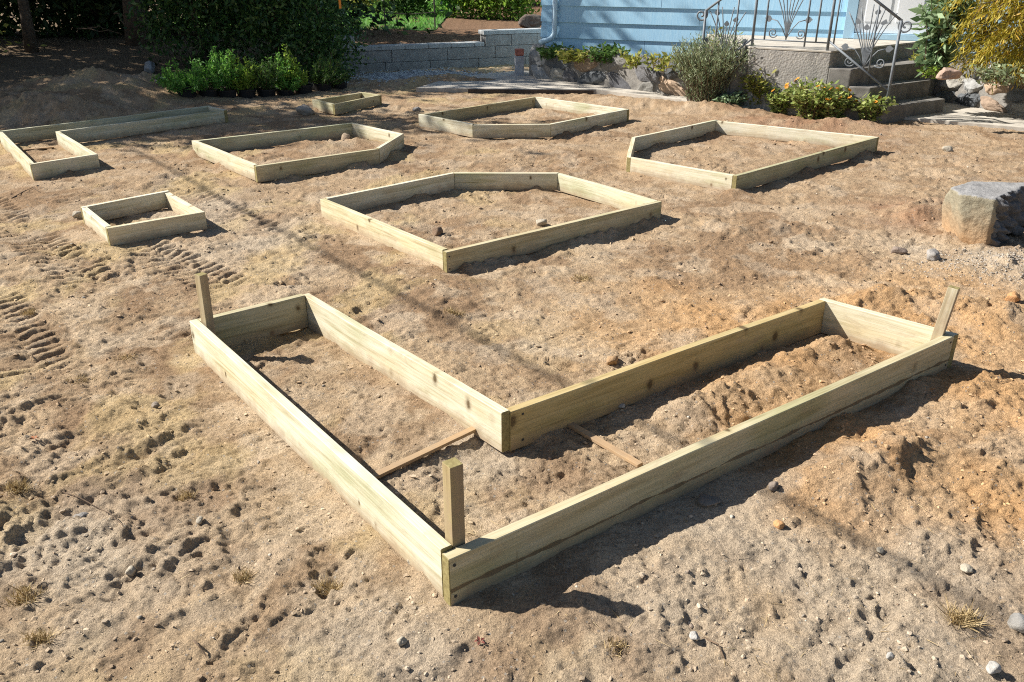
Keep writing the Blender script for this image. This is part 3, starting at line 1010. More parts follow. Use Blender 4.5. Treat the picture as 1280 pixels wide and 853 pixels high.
stone(521, 141, 0.06, (0.33, 0.31, 0.29), 'grey stone just off the left corner of the frame nearest the path', 0.6)
stone(1100, 690, 0.016, PALE, 'pale pebble along the cable shadow at lower right', 0.7)
stone(1206, 718, 0.02, PALE, 'light pebble right of the cable shadow', 0.7)

# boulder at the right
def boulder():
    C = Vector((3.13, 5.52, 0.14))
    planes = [((-.03, -.07, 1), .195), ((-.58, -.80, .02), .155), ((.60, -.79, .06), .170), ((-.98, .05, -.22), .115), ((.15, .98, .05), .215),
              ((1, .1, 0), .62), ((-.72, -.35, -.60), .17), ((.48, -.55, -.67), .215), ((0, 0, -1), .30), ((-.55, .75, .5), .23), ((-.75, -.35, .6), .27)]
    planes = [(Vector(n).normalized(), d) for n, d in planes]
    bm = bmesh.new()
    bmesh.ops.create_icosphere(bm, subdivisions=6, radius=1.0)
    P_, tones = 26, []
    xe = 0.045
    for v in bm.verts:
        u = v.co.normalized()
        sm, bi, bv = 0.0, 0, 0
        for k, (n, d) in enumerate(planes):
            q = max(0.0, u.dot(n)) / d
            sm += q ** P_
            if q > bv:
                bv, bi = q, k
        r = sm ** (-1 / P_)
        p = u * r
        n = planes[bi][0]
        k1 = mnoise.noise(p * 5 + Vector((3, 1, 2))) * 0.6 + mnoise.noise(p * 13) * 0.35 + mnoise.noise(p * 34) * 0.2
        wob = 0.03 * mnoise.noise(p * 9) + 0.02 * mnoise.noise(p * 22)
        dark = bi in (2, 5, 7) and p.x + wob > xe - 0.1 * (p.z - 0.05)
        if dark:
            qs = Vector((p.x * 7 + p.z * 8, p.y * 7, p.z * 6 - p.x * 4))
            k2 = abs(mnoise.noise(qs)) * 1.5 + 0.8 * abs(mnoise.noise(qs * 2.2)) + 0.4 * abs(mnoise.noise(qs * 5))
            p = p + n * (0.085 * (k2 - 0.6))
            tn = (0.15, 0.15, 0.155)
        else:
            p = p + u * (0.016 * k1)
            if n.z > 0.55:
                tn = (0.27 + .06 * k1, 0.265 + .06 * k1, 0.26 + .06 * k1)
            else:
                t = min(1, max(0, (p.z + 0.12) / 0.28 + 0.5 * k1))
                tn = (0.42 - 0.12 * t, 0.275 - 0.005 * t, 0.155 + 0.04 * t)
        v.co = p
        tones.append((*tn, 1))
    me = bpy.data.meshes.new('boulder')
    bm.to_mesh(me)
    bm.free()
    a = me.attributes.new('tone', 'FLOAT_COLOR', 'POINT')
    a.data.foreach_set('color', [x for t in tones for x in t])
    me.polygons.foreach_set('use_smooth', [True] * len(me.polygons))
    me.materials.append(STONEMAT)
    o = link('boulder', me)
    o.location = C
    tag(o, 'big angular boulder at the right edge, tan front, dark rough right side and grey top', 'boulder')
boulder()

# clods and pebbles: too many to count
def scatter_lumps(name, label, n, region, rfun, tonefun, mat, seed, dens=None):
    rg = np.random.default_rng(seed)
    bm = bmesh.new()
    bmesh.ops.create_icosphere(bm, subdivisions=1, radius=1.0)
    V0 = np.array([v.co[:] for v in bm.verts])
    F0 = np.array([[v.index for v in f.verts] for f in bm.faces])
    bm.free()
    x, y = region(rg, n)
    if dens is not None:
        k = rg.random(len(x)) < dens(x, y)
        x, y = x[k], y[k]
    n = len(x)
    z = ground(x, y)
    r = rfun(rg, n, y)
    nv = len(V0)
    P = V0[None] * (1 + 0.30 * rg.standard_normal((n, nv, 1)).clip(-1.5, 1.5))
    P = P * np.stack([1 + 0.3 * rg.random(n), 0.7 + 0.4 * rg.random(n), 0.45 + 0.4 * rg.random(n)], 1)[:, None, :]
    th = rg.random(n) * 6.283
    c, s = np.cos(th)[:, None], np.sin(th)[:, None]
    P = np.stack([P[..., 0] * c - P[..., 1] * s, P[..., 0] * s + P[..., 1] * c, P[..., 2]], -1) * r[:, None, None]
    P += np.stack([x, y, z + r * 0.05], 1)[:, None, :]
    Fa = (F0[None] + (np.arange(n) * nv)[:, None, None]).reshape(-1, 3)
    me = bpy.data.meshes.new(name)
    me.vertices.add(n * nv)
    me.vertices.foreach_set('co', P.ravel())
    me.loops.add(Fa.size)
    me.loops.foreach_set('vertex_index', Fa.ravel().astype(np.int32))
    me.polygons.add(len(Fa))
    me.polygons.foreach_set('loop_start', np.arange(0, Fa.size, 3, dtype=np.int32))
    me.polygons.foreach_set('use_smooth', np.full(len(Fa), 'pebble' in name))
    me.update(calc_edges=True)
    t = tonefun(rg, x, y)
    t = np.repeat(t, nv, 0)
    a = me.attributes.new('tone', 'FLOAT_COLOR', 'POINT')
    a.data.foreach_set('color', np.concatenate([t, np.ones((len(t), 1))], 1).ravel())
    me.materials.append(mat)
    o = link(name, me)
    return tag(o, label, 'clods' if 'clod' in name else 'pebbles', kind='stuff')

def fan(rg, n):
    y = 1.1 + 9.0 * rg.random(n) ** 1.7
    x = (rg.random(n) * 1.5 - 0.75) * (y + 1.0)
    return x, y

def clod_dens(x, y):
    return np.clip(0.15 + 1.2 * sstep(-0.1, 0.5, fbm(x, y, 0.45, 3, 201)) + 0.7 * orange_mask(x, y), 0, 1)

scatter_lumps('soil_clods', 'crumbs and clods of dry soil scattered over the plot', 34000, fan,
              lambda rg, n, y: (0.0022 + 0.0080 * rg.random(n) ** 4.5) * (0.7 + 0.11 * y),
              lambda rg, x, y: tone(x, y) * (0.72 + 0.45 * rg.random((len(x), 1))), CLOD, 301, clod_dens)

def peb_tone(rg, x, y):
    pal = np.array([[0.32, 0.28, 0.23], [0.42, 0.36, 0.28], [0.24, 0.19, 0.15], [0.55, 0.50, 0.42], [0.36, 0.25, 0.17]])
    return pal[rg.integers(0, 5, len(x))]
scatter_lumps('loose_pebbles', 'tiny grey and pale pebbles strewn over the soil', 520, fan,
              lambda rg, n, y: (0.0025 + 0.009 * rg.random(n) ** 4) * (0.8 + 0.07 * y), peb_tone, STONEMAT, 302)

def gravel_region(rg, n):
    p = at(525, 95)
    return p.x + rg.normal(0, 0.62, n), p.y + rg.normal(0, 0.42, n)
def bould_region(rg, n):
    p = at(1262, 334)
    return p.x + rg.normal(0, 0.30, n), p.y + rg.normal(0, 0.15, n)
gt = lambda rg, x, y: np.array([[0.46, 0.47, 0.48]]) * (0.7 + 0.5 * rg.random((len(x), 1)))
gt2 = lambda rg, x, y: np.array([[0.40, 0.36, 0.31]]) * (0.7 + 0.5 * rg.random((len(x), 1)))
scatter_lumps('gravel_pebbles', 'pale crushed gravel in front of the block wall', 2600, gravel_region, lambda rg, n, y: 0.010 + 0.012 * rg.random(n), gt, STONEMAT, 303)
scatter_lumps('gravel_pebbles', 'grey grit heaped under the boulder', 1500, bould_region, lambda rg, n, y: 0.0025 + 0.005 * rg.random(n) ** 2, gt2, STONEMAT, 304)

# ------------------------------------------------------------------ blades / leaves as real little faces
def quads_obj(name, P, mat, parent=None, n_per=4):
    """P: (n, n_per, 3) world or parent space"""
    n = len(P)
    me = bpy.data.meshes.new(name)
    me.vertices.add(n * n_per)
    me.vertices.foreach_set('co', np.ascontiguousarray(P).ravel())
    me.loops.add(n * n_per)
    me.loops.foreach_set('vertex_index', np.arange(n * n_per, dtype=np.int32))
    me.polygons.add(n)
    me.polygons.foreach_set('loop_start', np.arange(0, n * n_per, n_per, dtype=np.int32))
    me.update(calc_edges=True)
    me.materials.append(mat)
    return link(name, me, parent)

def leaf_quads(C, D, length, width, rg, jitter=0.5):
    """C centres (n,3); D outward directions (n,3)"""
    n = len(C)
    D = D + jitter * rg.standard_normal((n, 3))
    D /= np.linalg.norm(D, axis=1, keepdims=True) + 1e-9
    A = rg.standard_normal((n, 3))
    S = np.cross(D, A)
    S /= np.linalg.norm(S, axis=1, keepdims=True) + 1e-9
    l = (length * (0.65 + 0.7 * rg.random(n)))[:, None]
    ww = (width * (0.65 + 0.7 * rg.random(n)))[:, None]
    U = np.cross(S, D)
    return np.stack([C, C + D * l * 0.45 + S * ww * 0.5 + U * ww * 0.12, C + D * l, C + D * l * 0.45 - S * ww * 0.5 + U * ww * 0.12], 1)

def blade_tris(B, T, width, rg, bend=0.25):
    n = len(B)
    d = T - B
    S = np.cross(d, rg.standard_normal((n, 3)))
    S /= np.linalg.norm(S, axis=1, keepdims=True) + 1e-9
    ww = (width * (0.7 + 0.6 * rg.random(n)))[:, None]
    return np.stack([B - S * ww / 2, B + S * ww / 2, T + S * ww * 0.15, T - S * ww * 0.15], 1)

# dry straw litter
def straw():
    rg = np.random.default_rng(401)
    n = 6500
    x, y = fan(rg, n)
    k = rg.random(n) < np.clip(0.12 + 1.3 * sstep(0.0, 0.5, fbm(x, y, 0.5, 3, 211)) * (1.15 - 0.55 * sstep(-1, 1.5, x)), 0, 1) * (1 - 0.8 * orange_mask(x, y))
    x, y = x[k], y[k]
    n = len(x)
    z = ground(x, y)
    th = rg.random(n) * 6.283
    ln = 0.012 + 0.045 * rg.random(n) ** 2
    B = np.stack([x, y, z + 0.003], 1)
    T = B + np.stack([np.cos(th) * ln, np.sin(th) * ln, 0.004 + 0.012 * rg.random(n) ** 2], 1)
    o = quads_obj('straw_litter', blade_tris(B, T, 0.0018, rg), STRAW)
    tag(o, 'bits of dry straw and root littering the soil', 'straw', kind='stuff')
straw()

def tuft(px, py, r, n, label, seed, h=0.05):
    rg = np.random.default_rng(seed)
    p = at(px, py)
    x, y = np.clip(rg.normal(0, r * 0.33, n), -r * .6, r * .6), np.clip(rg.normal(0, r * 0.24, n), -r * .45, r * .45)
    z = ground(x + p.x, y + p.y)
    B = np.stack([x, y, z - 0.004], 1)
    th = rg.random(n) * 6.283
    k = rg.random(n)
    T = B + np.stack([np.cos(th) * h * 0.9 * k, np.sin(th) * h * 0.9 * k, h * (0.25 + 0.6 * rg.random(n))], 1)
    o = quads_obj('grass_tuft', blade_tris(B, T, 0.0028, rg), STRAW)
    o.location = (p.x, p.y, 0)
    tag(o, label, 'dry grass', 'tufts of dry grass')
tuft(24, 614, 0.07, 260, 'dry grass tuft at the left edge, level with the nearest stake', 1)
tuft(1202, 782, 0.06, 300, 'straw-coloured grass tuft in the lower right corner beside the white stone', 2, 0.06)
tuft(567, 396, 0.08, 200, 'dark dry tuft on the soil below the middle five-sided frame, beside the cable shadow', 3, 0.04)
tuft(727, 352, 0.10, 200, 'dry tuft right of the near corner of the middle five-sided frame', 4, 0.04)
tuft(232, 618, 0.05, 160, 'yellow dry tuft on open soil left of the long board', 5, 0.035)
tuft(410, 728, 0.07, 220, 'dry tuft left of the nearest corner of the L-shaped frame', 6, 0.04)
tuft(305, 722, 0.05, 130, 'sparse straw tuft at lower left, below the middle of the long board', 7, 0.045)
tuft(30, 745, 0.07, 200, 'pale grass tuft at the left edge near the bottom', 8, 0.045)
tuft(50, 800, 0.06, 160, 'brown grass tuft in the lower left corner', 9, 0.045)
tuft(38, 392, 0.07, 160, 'small yellow tuft between the tyre marks at far left', 10, 0.045)
tuft(158, 448, 0.09, 130, 'flat yellowish tuft left of the left stake', 11, 0.03)
tuft(100, 478, 0.09, 130, 'thin greenish tuft on the soil at the left, lower of two near the left stake', 12, 0.03)
tuft(770, 815, 0.05, 120, 'low straw tuft at the bottom middle', 13, 0.03)

def twig(pts, r, label):
    mb = MB()
    P = [at(*q) for q in pts]
    mb.tube([Vector((q.x, q.y, gz(q.x, q.y) + 0.006 + 0.008 * (i % 2))) for i, q in enumerate(P)], [r * (1 - 0.15 * i) for i in range(len(P))], 6)
    o = mb.build('twig', TWIG, origin=(P[0].x, P[0].y, 0))
    tag(o, label, 'twig', 'fallen twigs')
twig([(72, 614), (100, 625), (124, 634), (140, 650), (155, 664)], 0.0025, 'thin dark twig on the soil at lower left')
twig([(15, 250), (30, 243), (42, 238), (50, 244)], 0.004, 'dark bent twig left of the square frame')
twig([(243, 803), (250, 815), (258, 822)], 0.003, 'short pale twig near the bottom left')
twig([(880, 797), (897, 810), (905, 822)], 0.003, 'dark forked twig near the bottom, right of the middle')
def leafbit(px, py, label, s, col):
    p = at(px, py)
    m = MB()
    z = gz(p.x, p.y) + 0.008
    for k in range(5):
        a = k * 1.3 + px
        q = Vector((math.cos(a), math.sin(a))) * s * 0.5
        nrm = Vector((-q.y, q.x)) * 0.5
        b = len(m.v)
        m.v += [(0, 0, 0), (q.x + nrm.x, q.y + nrm.y, s * .3), (2 * q.x, 2 * q.y, s * .1 * k), (q.x - nrm.x, q.y - nrm.y, s * .35)]
        m.f.append((b, b + 1, b + 2, b + 3)); m.m.append(0)
    o = m.build('dead_leaf', mat_plain('dead_leaf', col, 0.8, 0.3, 40))
    o.location = (p.x, p.y, z)
    tag(o, label, 'dead leaf')
leafbit(44, 552, 'curled reddish brown leaf on the soil at the left', 0.022, (0.32, 0.12, 0.05))
leafbit(600, 806, 'small dark red withered leaf below the nearest corner', 0.018, (0.14, 0.04, 0.03))

# ------------------------------------------------------------------ overhead cable whose shadow crosses the plot
a, b = at(388, 308), at(1160, 718)
d = (b - a).normalized()
HC = 4.6
off = SUN * (HC / SUN.z)
mb = MB()
c0 = a + off
pts = [c0 + d * t + Vector((0, 0, 0.0016 * (t - 3) ** 2 - 0.02)) for t in np.linspace(-14, 22, 40)]
mb.tube(pts, 0.013, 8)
o = mb.build('overhead_cable', RUBBER, origin=tuple(c0))
tag(o, 'black service cable strung above the plot, seen by its shadow line', 'cable')

# ------------------------------------------------------------------ paths
def slab(name, pix, z, thick, label, mat=CONC):
    mb = MB()
    mb.poly_prism([tuple(at(a, b_, z).xy) for a, b_ in pix], z - thick, z)
    o = mb.build(name, mat, bevel=0.006)
    tag(o, label, 'path', kind='structure')
    return o
slab('path', [(520, 110), (745, 112), (852, 124.5), (930, 138), (960, 118), (800, 95), (650, 88), (560, 98)], 0.055, 0.25, 'worn concrete path along the stone wall')
slab('path', [(1122, 146), (1300, 161), (1420, 172), (1420, 150), (1180, 128), (1120, 130)], 0.035, 0.25, 'concrete path at the foot of the steps')
mb = MB()
e0, e1 = at(585, 111.8, 0.05).xy, at(742, 113.2, 0.05).xy
dd = (e1 - e0).normalized()
nn = Vector((-dd.y, dd.x)) * 0.008
mb.poly_prism([tuple(e0 - nn), tuple(e1 - nn), tuple(e1 + nn), tuple(e0 + nn)], -0.1, 0.052)
o = mb.build('lawn_edging', EDGING, bevel=0.003, origin=(e0.x, e0.y, 0))
tag(o, 'black edging strip along the front of the concrete path', 'edging')

# ------------------------------------------------------------------ house
HL, HDEP, HH = 11.0, 7.0, 3.1
HZ0 = 0.40
def hp(t, outw=0.0):
    p = H0 + HD * t + HN * outw
    return p
house = empty('house', (H0.x, H0.y, 0), 'pale blue house with wide lap siding and a white front door', 'house')
def lap_wall(p0, p1, nrm, z0, z1, name):
    mb = MB()
    ex = 0.232
    sr = random.Random(int(z1 * 100) + int(p0.x * 10))
    z = z0
    k = 0
    while z < z1:
        zt = min(z + ex + 0.02, z1 + 0.02)
        dv = (p1 - p0).normalized()
        full = (p1 - p0).length
        cuts_ = [0.0]
        while full - cuts_[-1] > 3.6:
            cuts_.append(cuts_[-1] + sr.uniform(1.3, 3.2))
        cuts_.append(full)
        for ci in range(len(cuts_) - 1):
            s0, s1 = p0 + dv * (cuts_[ci] + 0.0025), p0 + dv * (cuts_[ci + 1] - 0.0025)
            jt = sr.uniform(-0.0025, 0.0025)
            dz = sr.uniform(-0.003, 0.003)
            a0, a1 = s0 + nrm * (0.026 + jt), s1 + nrm * (0.026 + jt)
            b0, b1 = s0 + nrm * 0.002, s1 + nrm * 0.002
            c0, c1 = s0 - nrm * 0.05, s1 - nrm * 0.05
            i = len(mb.v)
            mb.v += [(a0.x, a0.y, z + dz), (a1.x, a1.y, z + dz), (b1.x, b1.y, zt), (b0.x, b0.y, zt), (c0.x, c0.y, z + dz), (c1.x, c1.y, z + dz), (c1.x, c1.y, zt), (c0.x, c0.y, zt)]
            mb.f += [(i, i + 1, i + 2, i + 3), (i + 4, i + 5, i + 1, i), (i, i + 3, i + 7, i + 4), (i + 1, i + 5, i + 6, i + 2), (i + 7, i + 6, i + 5, i + 4)]
            mb.m += [0] * 5
        z += ex
        k += 1
    return mb
q0, q1 = hp(0), hp(HL)
lap_wall(q0, q1, HN, HZ0, HH, 'wall').build('wall', SIDING, house, origin=(q0.x, q0.y, 0))
bk = -HN * HDEP
lap_wall(q0 + bk, q0, -HD, HZ0, HH, 'wall').build('wall', SIDING, house, origin=(q0.x, q0.y, 0))
lap_wall(q1, q1 + bk, HD, HZ0, HH, 'wall').build('wall', SIDING, house, origin=(q0.x, q0.y, 0))
mb = MB()
mb.poly_prism([tuple(hp(0.05, -0.06)), tuple(hp(HL - 0.05, -0.06)), tuple(hp(HL - 0.05, -HDEP)), tuple(hp(0.05, -HDEP))], -0.2, HZ0 - 0.004)
mb.build('foundation', CONC, house, origin=(q0.x, q0.y, 0))
mb = MB()
mb.poly_prism([tuple(hp(-0.4, 0.38)), tuple(hp(HL + 0.4, 0.38)), tuple(hp(HL + 0.4, -HDEP - 0.4)), tuple(hp(-0.4, -HDEP - 0.4))], HH + 0.03, HH + 0.2)
i = len(mb.v)
r0, r1 = hp(-0.4, -HDEP / 2), hp(HL + 0.4, -HDEP / 2)
e = [hp(-0.4, 0.38), hp(HL + 0.4, 0.38), hp(HL + 0.4, -HDEP - 0.4), hp(-0.4, -HDEP - 0.4)]
mb.v += [(p_.x, p_.y, HH + 0.204) for p_ in e] + [(r0.x, r0.y, HH + 1.8), (r1.x, r1.y, HH + 1.8)]
mb.f += [(i, i + 1, i + 5, i + 4), (i + 2, i + 3, i + 4, i + 5), (i + 3, i, i + 4), (i + 1, i + 2, i + 5)]
mb.m += [0] * 4
mb.build('roof', mat_plain('roof_shingle', (0.09, 0.09, 0.095), 0.9, 0.3, 12), house, origin=(q0.x, q0.y, 0))
# corner board
# door, its frame and sill
LZ = 0.76
def frontbox(t0, t1, z0, z1, o0, o1, name, mat, parent=house, bev=0.004):
    m_ = MB()
    m_.poly_prism([tuple(hp(t0, o1)), tuple(hp(t1, o1)), tuple(hp(t1, o0)), tuple(hp(t0, o0))], z0, z1)
    pl = parent
    off_ = Vector((q0.x, q0.y, 0))
    o_ = m_.build(name, mat, None, bevel=bev, origin=tuple(off_))
    o_.parent = pl
    o_.location = (0, 0, 0)
    return o_
DT0, DT1 = 4.60, 5.50
door = frontbox(DT0, DT1, LZ + 0.08, LZ + 2.08, 0.03, 0.062, 'door', WHITE)
for z0, z1 in ((LZ + 0.22, LZ + 0.85), (LZ + 1.0, LZ + 1.9)):
    for t0, t1 in ((DT0 + 0.10, DT0 + 0.41), (DT0 + 0.49, DT0 + 0.80)):
        frontbox(t0, t1, z0, z1, 0.06, 0.070, 'door_panel', WHITE, door, 0.006)
mbk = MB()
hk = hp(DT0 + 0.07, 0.105)
mbk.tube([(hk.x - q0.x, hk.y - q0.y, LZ + 0.98), (hk.x - q0.x + HN.x * 0.03, hk.y - q0.y + HN.y * 0.03, LZ + 0.98)], [0.014, 0.028], 12)
o_ = mbk.build('knob', STEEL, door)
frontbox(DT0 - 0.14, DT0 - 0.004, LZ + 0.005, LZ + 2.2, 0.028, 0.085, 'door_frame', TRIM)
frontbox(DT1 + 0.004, DT1 + 0.14, LZ + 0.005, LZ + 2.2, 0.028, 0.085, 'door_frame', TRIM)
frontbox(DT0 - 0.002, DT1 + 0.002, LZ + 2.09, LZ + 2.2, 0.028, 0.085, 'door_frame', TRIM)
frontbox(DT0 - 0.002, DT1 + 0.002, LZ + 0.003, LZ + 0.075, 0.028, 0.12, 'door_sill', TRIM)
# downspout with its elbow
mb = MB()
dsp = hp(0.24, 0.07)
ez = 0.60
pts = [(dsp.x, dsp.y, HH), (dsp.x, dsp.y, ez + 0.10), (dsp.x + HN.x * .03 - HD.x * .03, dsp.y + HN.y * .03 - HD.y * .03, ez + 0.03),
       (dsp.x + HN.x * .08 - HD.x * .08, dsp.y + HN.y * .08 - HD.y * .08, ez), (dsp.x + HN.x * .2 - HD.x * .16, dsp.y + HN.y * .2 - HD.y * .16, ez - 0.03)]
mb.tube([(a_[0] - q0.x, a_[1] - q0.y, a_[2]) for a_ in pts], 0.042, 10)
mb.build('downspout', mat_plain('downspout_paint', (0.52, 0.70, 0.82), 0.45, 0.05, 6), house, smooth=True)
mb = MB()
for z_ in (1.05,):
    mb.box((dsp.x - q0.x - HN.x * .02, dsp.y - q0.y - HN.y * .02, z_), (0.10, 0.11, 0.03), math.atan2(HD.y, HD.x))
mb.build('downspout_strap', TRIM, house)

# ------------------------------------------------------------------ porch
L0, c3 = at(938, 58.6, LZ), at(1111, 133, 0.19)
def on_side(px, z):
    # where the porch's straight side wall passes this bearing
    d_, e_ = Vector((c3.x - L0.x, c3.y - L0.y)), None
    best = min((abs(640 + F * (L0.x + d_.x * t) / ((L0.y + d_.y * t) * cp + (CAMH - z) * sp_) - px), t) for t in np.linspace(0, 1.1, 1101))
    return Vector((L0.x + d_.x * best[1], L0.y + d_.y * best[1], z))
L1 = on_side(1039, LZ)
c = [L1, on_side(1064, 0.57), on_side(1088, 0.38), c3]
dR = [at(1146, 52.4, LZ), at(1155, 78, 0.57), at(1164, 100, 0.38), at(1182, 123.8, 0.19)]
porch = empty('porch_steps', (L0.x, L0.y, 0), 'rough concrete porch landing with steps going down beside orange flowers', 'porch steps')
def part_prism(pts, z0, z1, name, mat, bev=0.008):
    m_ = MB()
    m_.poly_prism([(p_[0] - L0.x, p_[1] - L0.y) for p_ in pts], z0, z1)
    return m_.build(name, mat, porch, bevel=bev)
hb0, hb1 = hp(2.6, 0.03), hp(5.9, 0.03)
part_prism([L0.xy, L1.xy, dR[0].xy, hb1, hb0], -0.1, LZ - 0.025, 'landing', AGG)
def grow(p_, cen, k):
    return p_ + (p_ - cen).normalized() * k
cen = (L0.xy + L1.xy + dR[0].xy) / 3
part_prism([grow(L0.xy, cen, .004), grow(L1.xy, cen, .005), grow(dR[0].xy, cen, .004), hb1, hb0], LZ - 0.023, LZ, 'landing_cap', CONC, 0.005)
for k in range(1, 4):
    zk = (0.57, 0.38, 0.19)[k - 1]
    e = 0.003
    a_, b_ = c[k - 1].xy, c[k].xy
    dv = (b_ - a_).normalized() * e
    part_prism([a_ + dv, b_, dR[k].xy, dR[k - 1].xy + (dR[k].xy - dR[k - 1].xy).normalized() * e], -0.1, zk, 'step', STEPC, 0.014)
# the flight on the far left, mostly behind the grey-green shrub
lw = Vector((-0.9135, 0.4067)) * 0.20
back = (hb0 - L0.xy)
for k in range(1, 4):
    zk = (0.57, 0.38, 0.19)[k - 1]
    a_ = L0.xy + lw * (k - 1) + lw.normalized() * 0.003
    b_ = L0.xy + lw * k
    part_prism([b_, a_, a_ + back * 0.98, b_ + back * 0.98], -0.1, zk, 'step', STEPC, 0.014)

# wrought iron railing
rail = empty('porch_railing', (L0.x, L0.y, LZ), 'grey wrought iron porch railing with fanned rods, leaves and scrolls', 'railing')
def rpart(pts, r, name, seg=6):
    m_ = MB()
    m_.tube([Vector(p_) - Vector((L0.x, L0.y, LZ)) for p_ in pts], r, seg)
    return m_.build(name, IRON, rail, smooth=True)
def scroll_pts(cen_, ux, uz, r, turns=1.6, ph=0.0, n=22):
    return [cen_ + ux * (r * (1 - 0.8 * i / n) * math.cos(ph + turns * 6.283 * i / n)) + uz * (r * (1 - 0.8 * i / n) * math.sin(ph + turns * 6.283 * i / n)) for i in range(n + 1)]
UZ = Vector((0, 0, 1))
def leafpart(pos, dirn, side, s=0.075):
    m_ = MB()
    o3 = Vector((L0.x, L0.y, LZ))
    nrm = dirn.cross(side).normalized() * 0.006
    pr = [(0, 0), (0.25, .38), (0.55, .42), (1, 0), (0.55, -.42), (0.25, -.38)]
    f_ = [pos - o3 + dirn * (a_ * s) + side * (b_ * s) for a_, b_ in pr]
    i_ = len(m_.v)
    m_.v += [tuple(p_ + nrm * .5) for p_ in f_] + [tuple(p_ - nrm * .5) for p_ in f_]
    m_.f += [tuple(range(6)), tuple(reversed(range(6, 12)))] + [((k_ + 1) % 6, k_, k_ + 6, (k_ + 1) % 6 + 6) for k_ in range(6)]
    m_.m += [0] * 8
    return m_.build('leaf', IRON, rail)
def fan_of_rods(base, ux, h, spread, n=7, leaves=True):
    """rods springing from one point, the outer ones curling over, three of them ending in a leaf"""
    for i in range(n):
        k = (i / (n - 1)) * 2 - 1
        top = base + ux * (k * spread) + UZ * h
        pts_ = []
        for j in range(9):
            t = j / 8
            pts_.append(base + ux * (k * spread * (t ** 1.35)) + UZ * (h * t * (1 - 0.12 * abs(k) * t)))
        if leaves and i % 2 == 1:
            pts_ = pts_[:6 + (i % 3)]
        rpart(pts_, 0.007, 'fan_rod', 5)
        if leaves and i % 2 == 1:
            dv = (pts_[-1] - pts_[-2]).normalized()
            leafpart(pts_[-1] - dv * 0.01, dv, ux)
    for sgn in (-1, 1):
        rpart(scroll_pts(base + ux * (sgn * 0.17) + UZ * 0.075, ux * sgn, UZ, 0.06, 1.5, 3.6), 0.0075, 'scroll', 5)
        mid_ = [base + ux * (sgn * 0.17 * t) + UZ * (0.075 * t * t - 0.03 * math.sin(3.14 * t)) for t in (0, .25, .5, .75)]
        leafb = base + ux * (sgn * 0.20) + UZ * 0.23
        rpart([base + UZ * .02, base + ux * (sgn * 0.07) + UZ * 0.14, base + ux * (sgn * 0.13) + UZ * 0.21, leafb], 0.0065, 'fan_rod', 5)
        leafpart(leafb, (ux * sgn + UZ * 0.1).normalized(), UZ, 0.09)
fr0, fr1 = L0 + Vector((0.03, 0.05, 0)), L1 + Vector((-0.03, 0.05, 0))
ux = (fr1 - fr0).normalized()
RH = 0.86
for t in (0.0, 1.0):
    p_ = fr0.lerp(fr1, t)
    rpart([p_ + UZ * 0.0, p_ + UZ * (RH + 0.02)], 0.017, 'post')
rpart([fr0 + UZ * 0.085, fr1 + UZ * 0.085], 0.009, 'bottom_rail')
rpart([fr0 + UZ * RH, fr1 + UZ * RH], 0.016, 'top_rail')
for t in (0.16, 0.70, 0.84):
    p_ = fr0.lerp(fr1, t)
    rpart([p_ + UZ * (0.085 if t != 0.70 else 0.03), p_ + UZ * RH], 0.011, 'baluster')
fan_of_rods(fr0.lerp(fr1, 0.45) + UZ * 0.095, ux, 0.72, 0.24)
# raking flight on the right
nw_b = c[3] + Vector((-0.01, 0.05, 0))
nw_b.z = 0.19
nw_t = nw_b + UZ * 0.93
rpart([nw_b, nw_t], 0.017, 'post')
ur = (nw_b - fr1); ur.z = 0; url = ur.length; ur.normalize()
b0_, b1_ = fr1 + UZ * 0.11, nw_b + UZ * 0.16
rpart([b0_, b1_], 0.013, 'bottom_rail')
rpart([fr1 + UZ * RH, nw_t + UZ * 0.0], 0.016, 'top_rail')
rpart(scroll_pts(nw_t + ur * 0.055 - UZ * 0.055, ur, UZ, 0.085, 1.4, 2.2), 0.012, 'scroll')
for t in (0.08, 0.66):
    bb_ = b0_.lerp(b1_, t)
    tt_ = (fr1 + UZ * RH).lerp(nw_t, t)
    rpart([bb_, tt_], 0.010, 'baluster')
fan_of_rods(b0_.lerp(b1_, 0.58) + UZ * 0.01, ur, 0.70, 0.26, 9)
# raking flight on the left
nl_b = Vector(((L0.xy + lw * 3).x, (L0.xy + lw * 3).y, 0.19)) + Vector((0.02, 0.05, 0))
nl_t = nl_b + UZ * 0.97
rpart([nl_b, nl_t], 0.017, 'post')
ul = nl_b - fr0; ul.z = 0; ul.normalize()
rpart([fr0 + UZ * 0.09, nl_b + UZ * 0.16], 0.012, 'bottom_rail')
rpart([fr0 + UZ * RH, nl_t], 0.016, 'top_rail')
rpart(scroll_pts(nl_t + ul * 0.05 - UZ * 0.05, ul, UZ, 0.08, 1.4, 2.2), 0.012, 'scroll')
for t in (0.35, 0.75):
    rpart([(fr0 + UZ * 0.09).lerp(nl_b + UZ * 0.16, t), (fr0 + UZ * RH).lerp(nl_t, t)], 0.011, 'baluster')
fan_of_rods((fr0 + UZ * 0.09).lerp(nl_b + UZ * 0.16, 0.55), ul, 0.66, 0.22, 7)

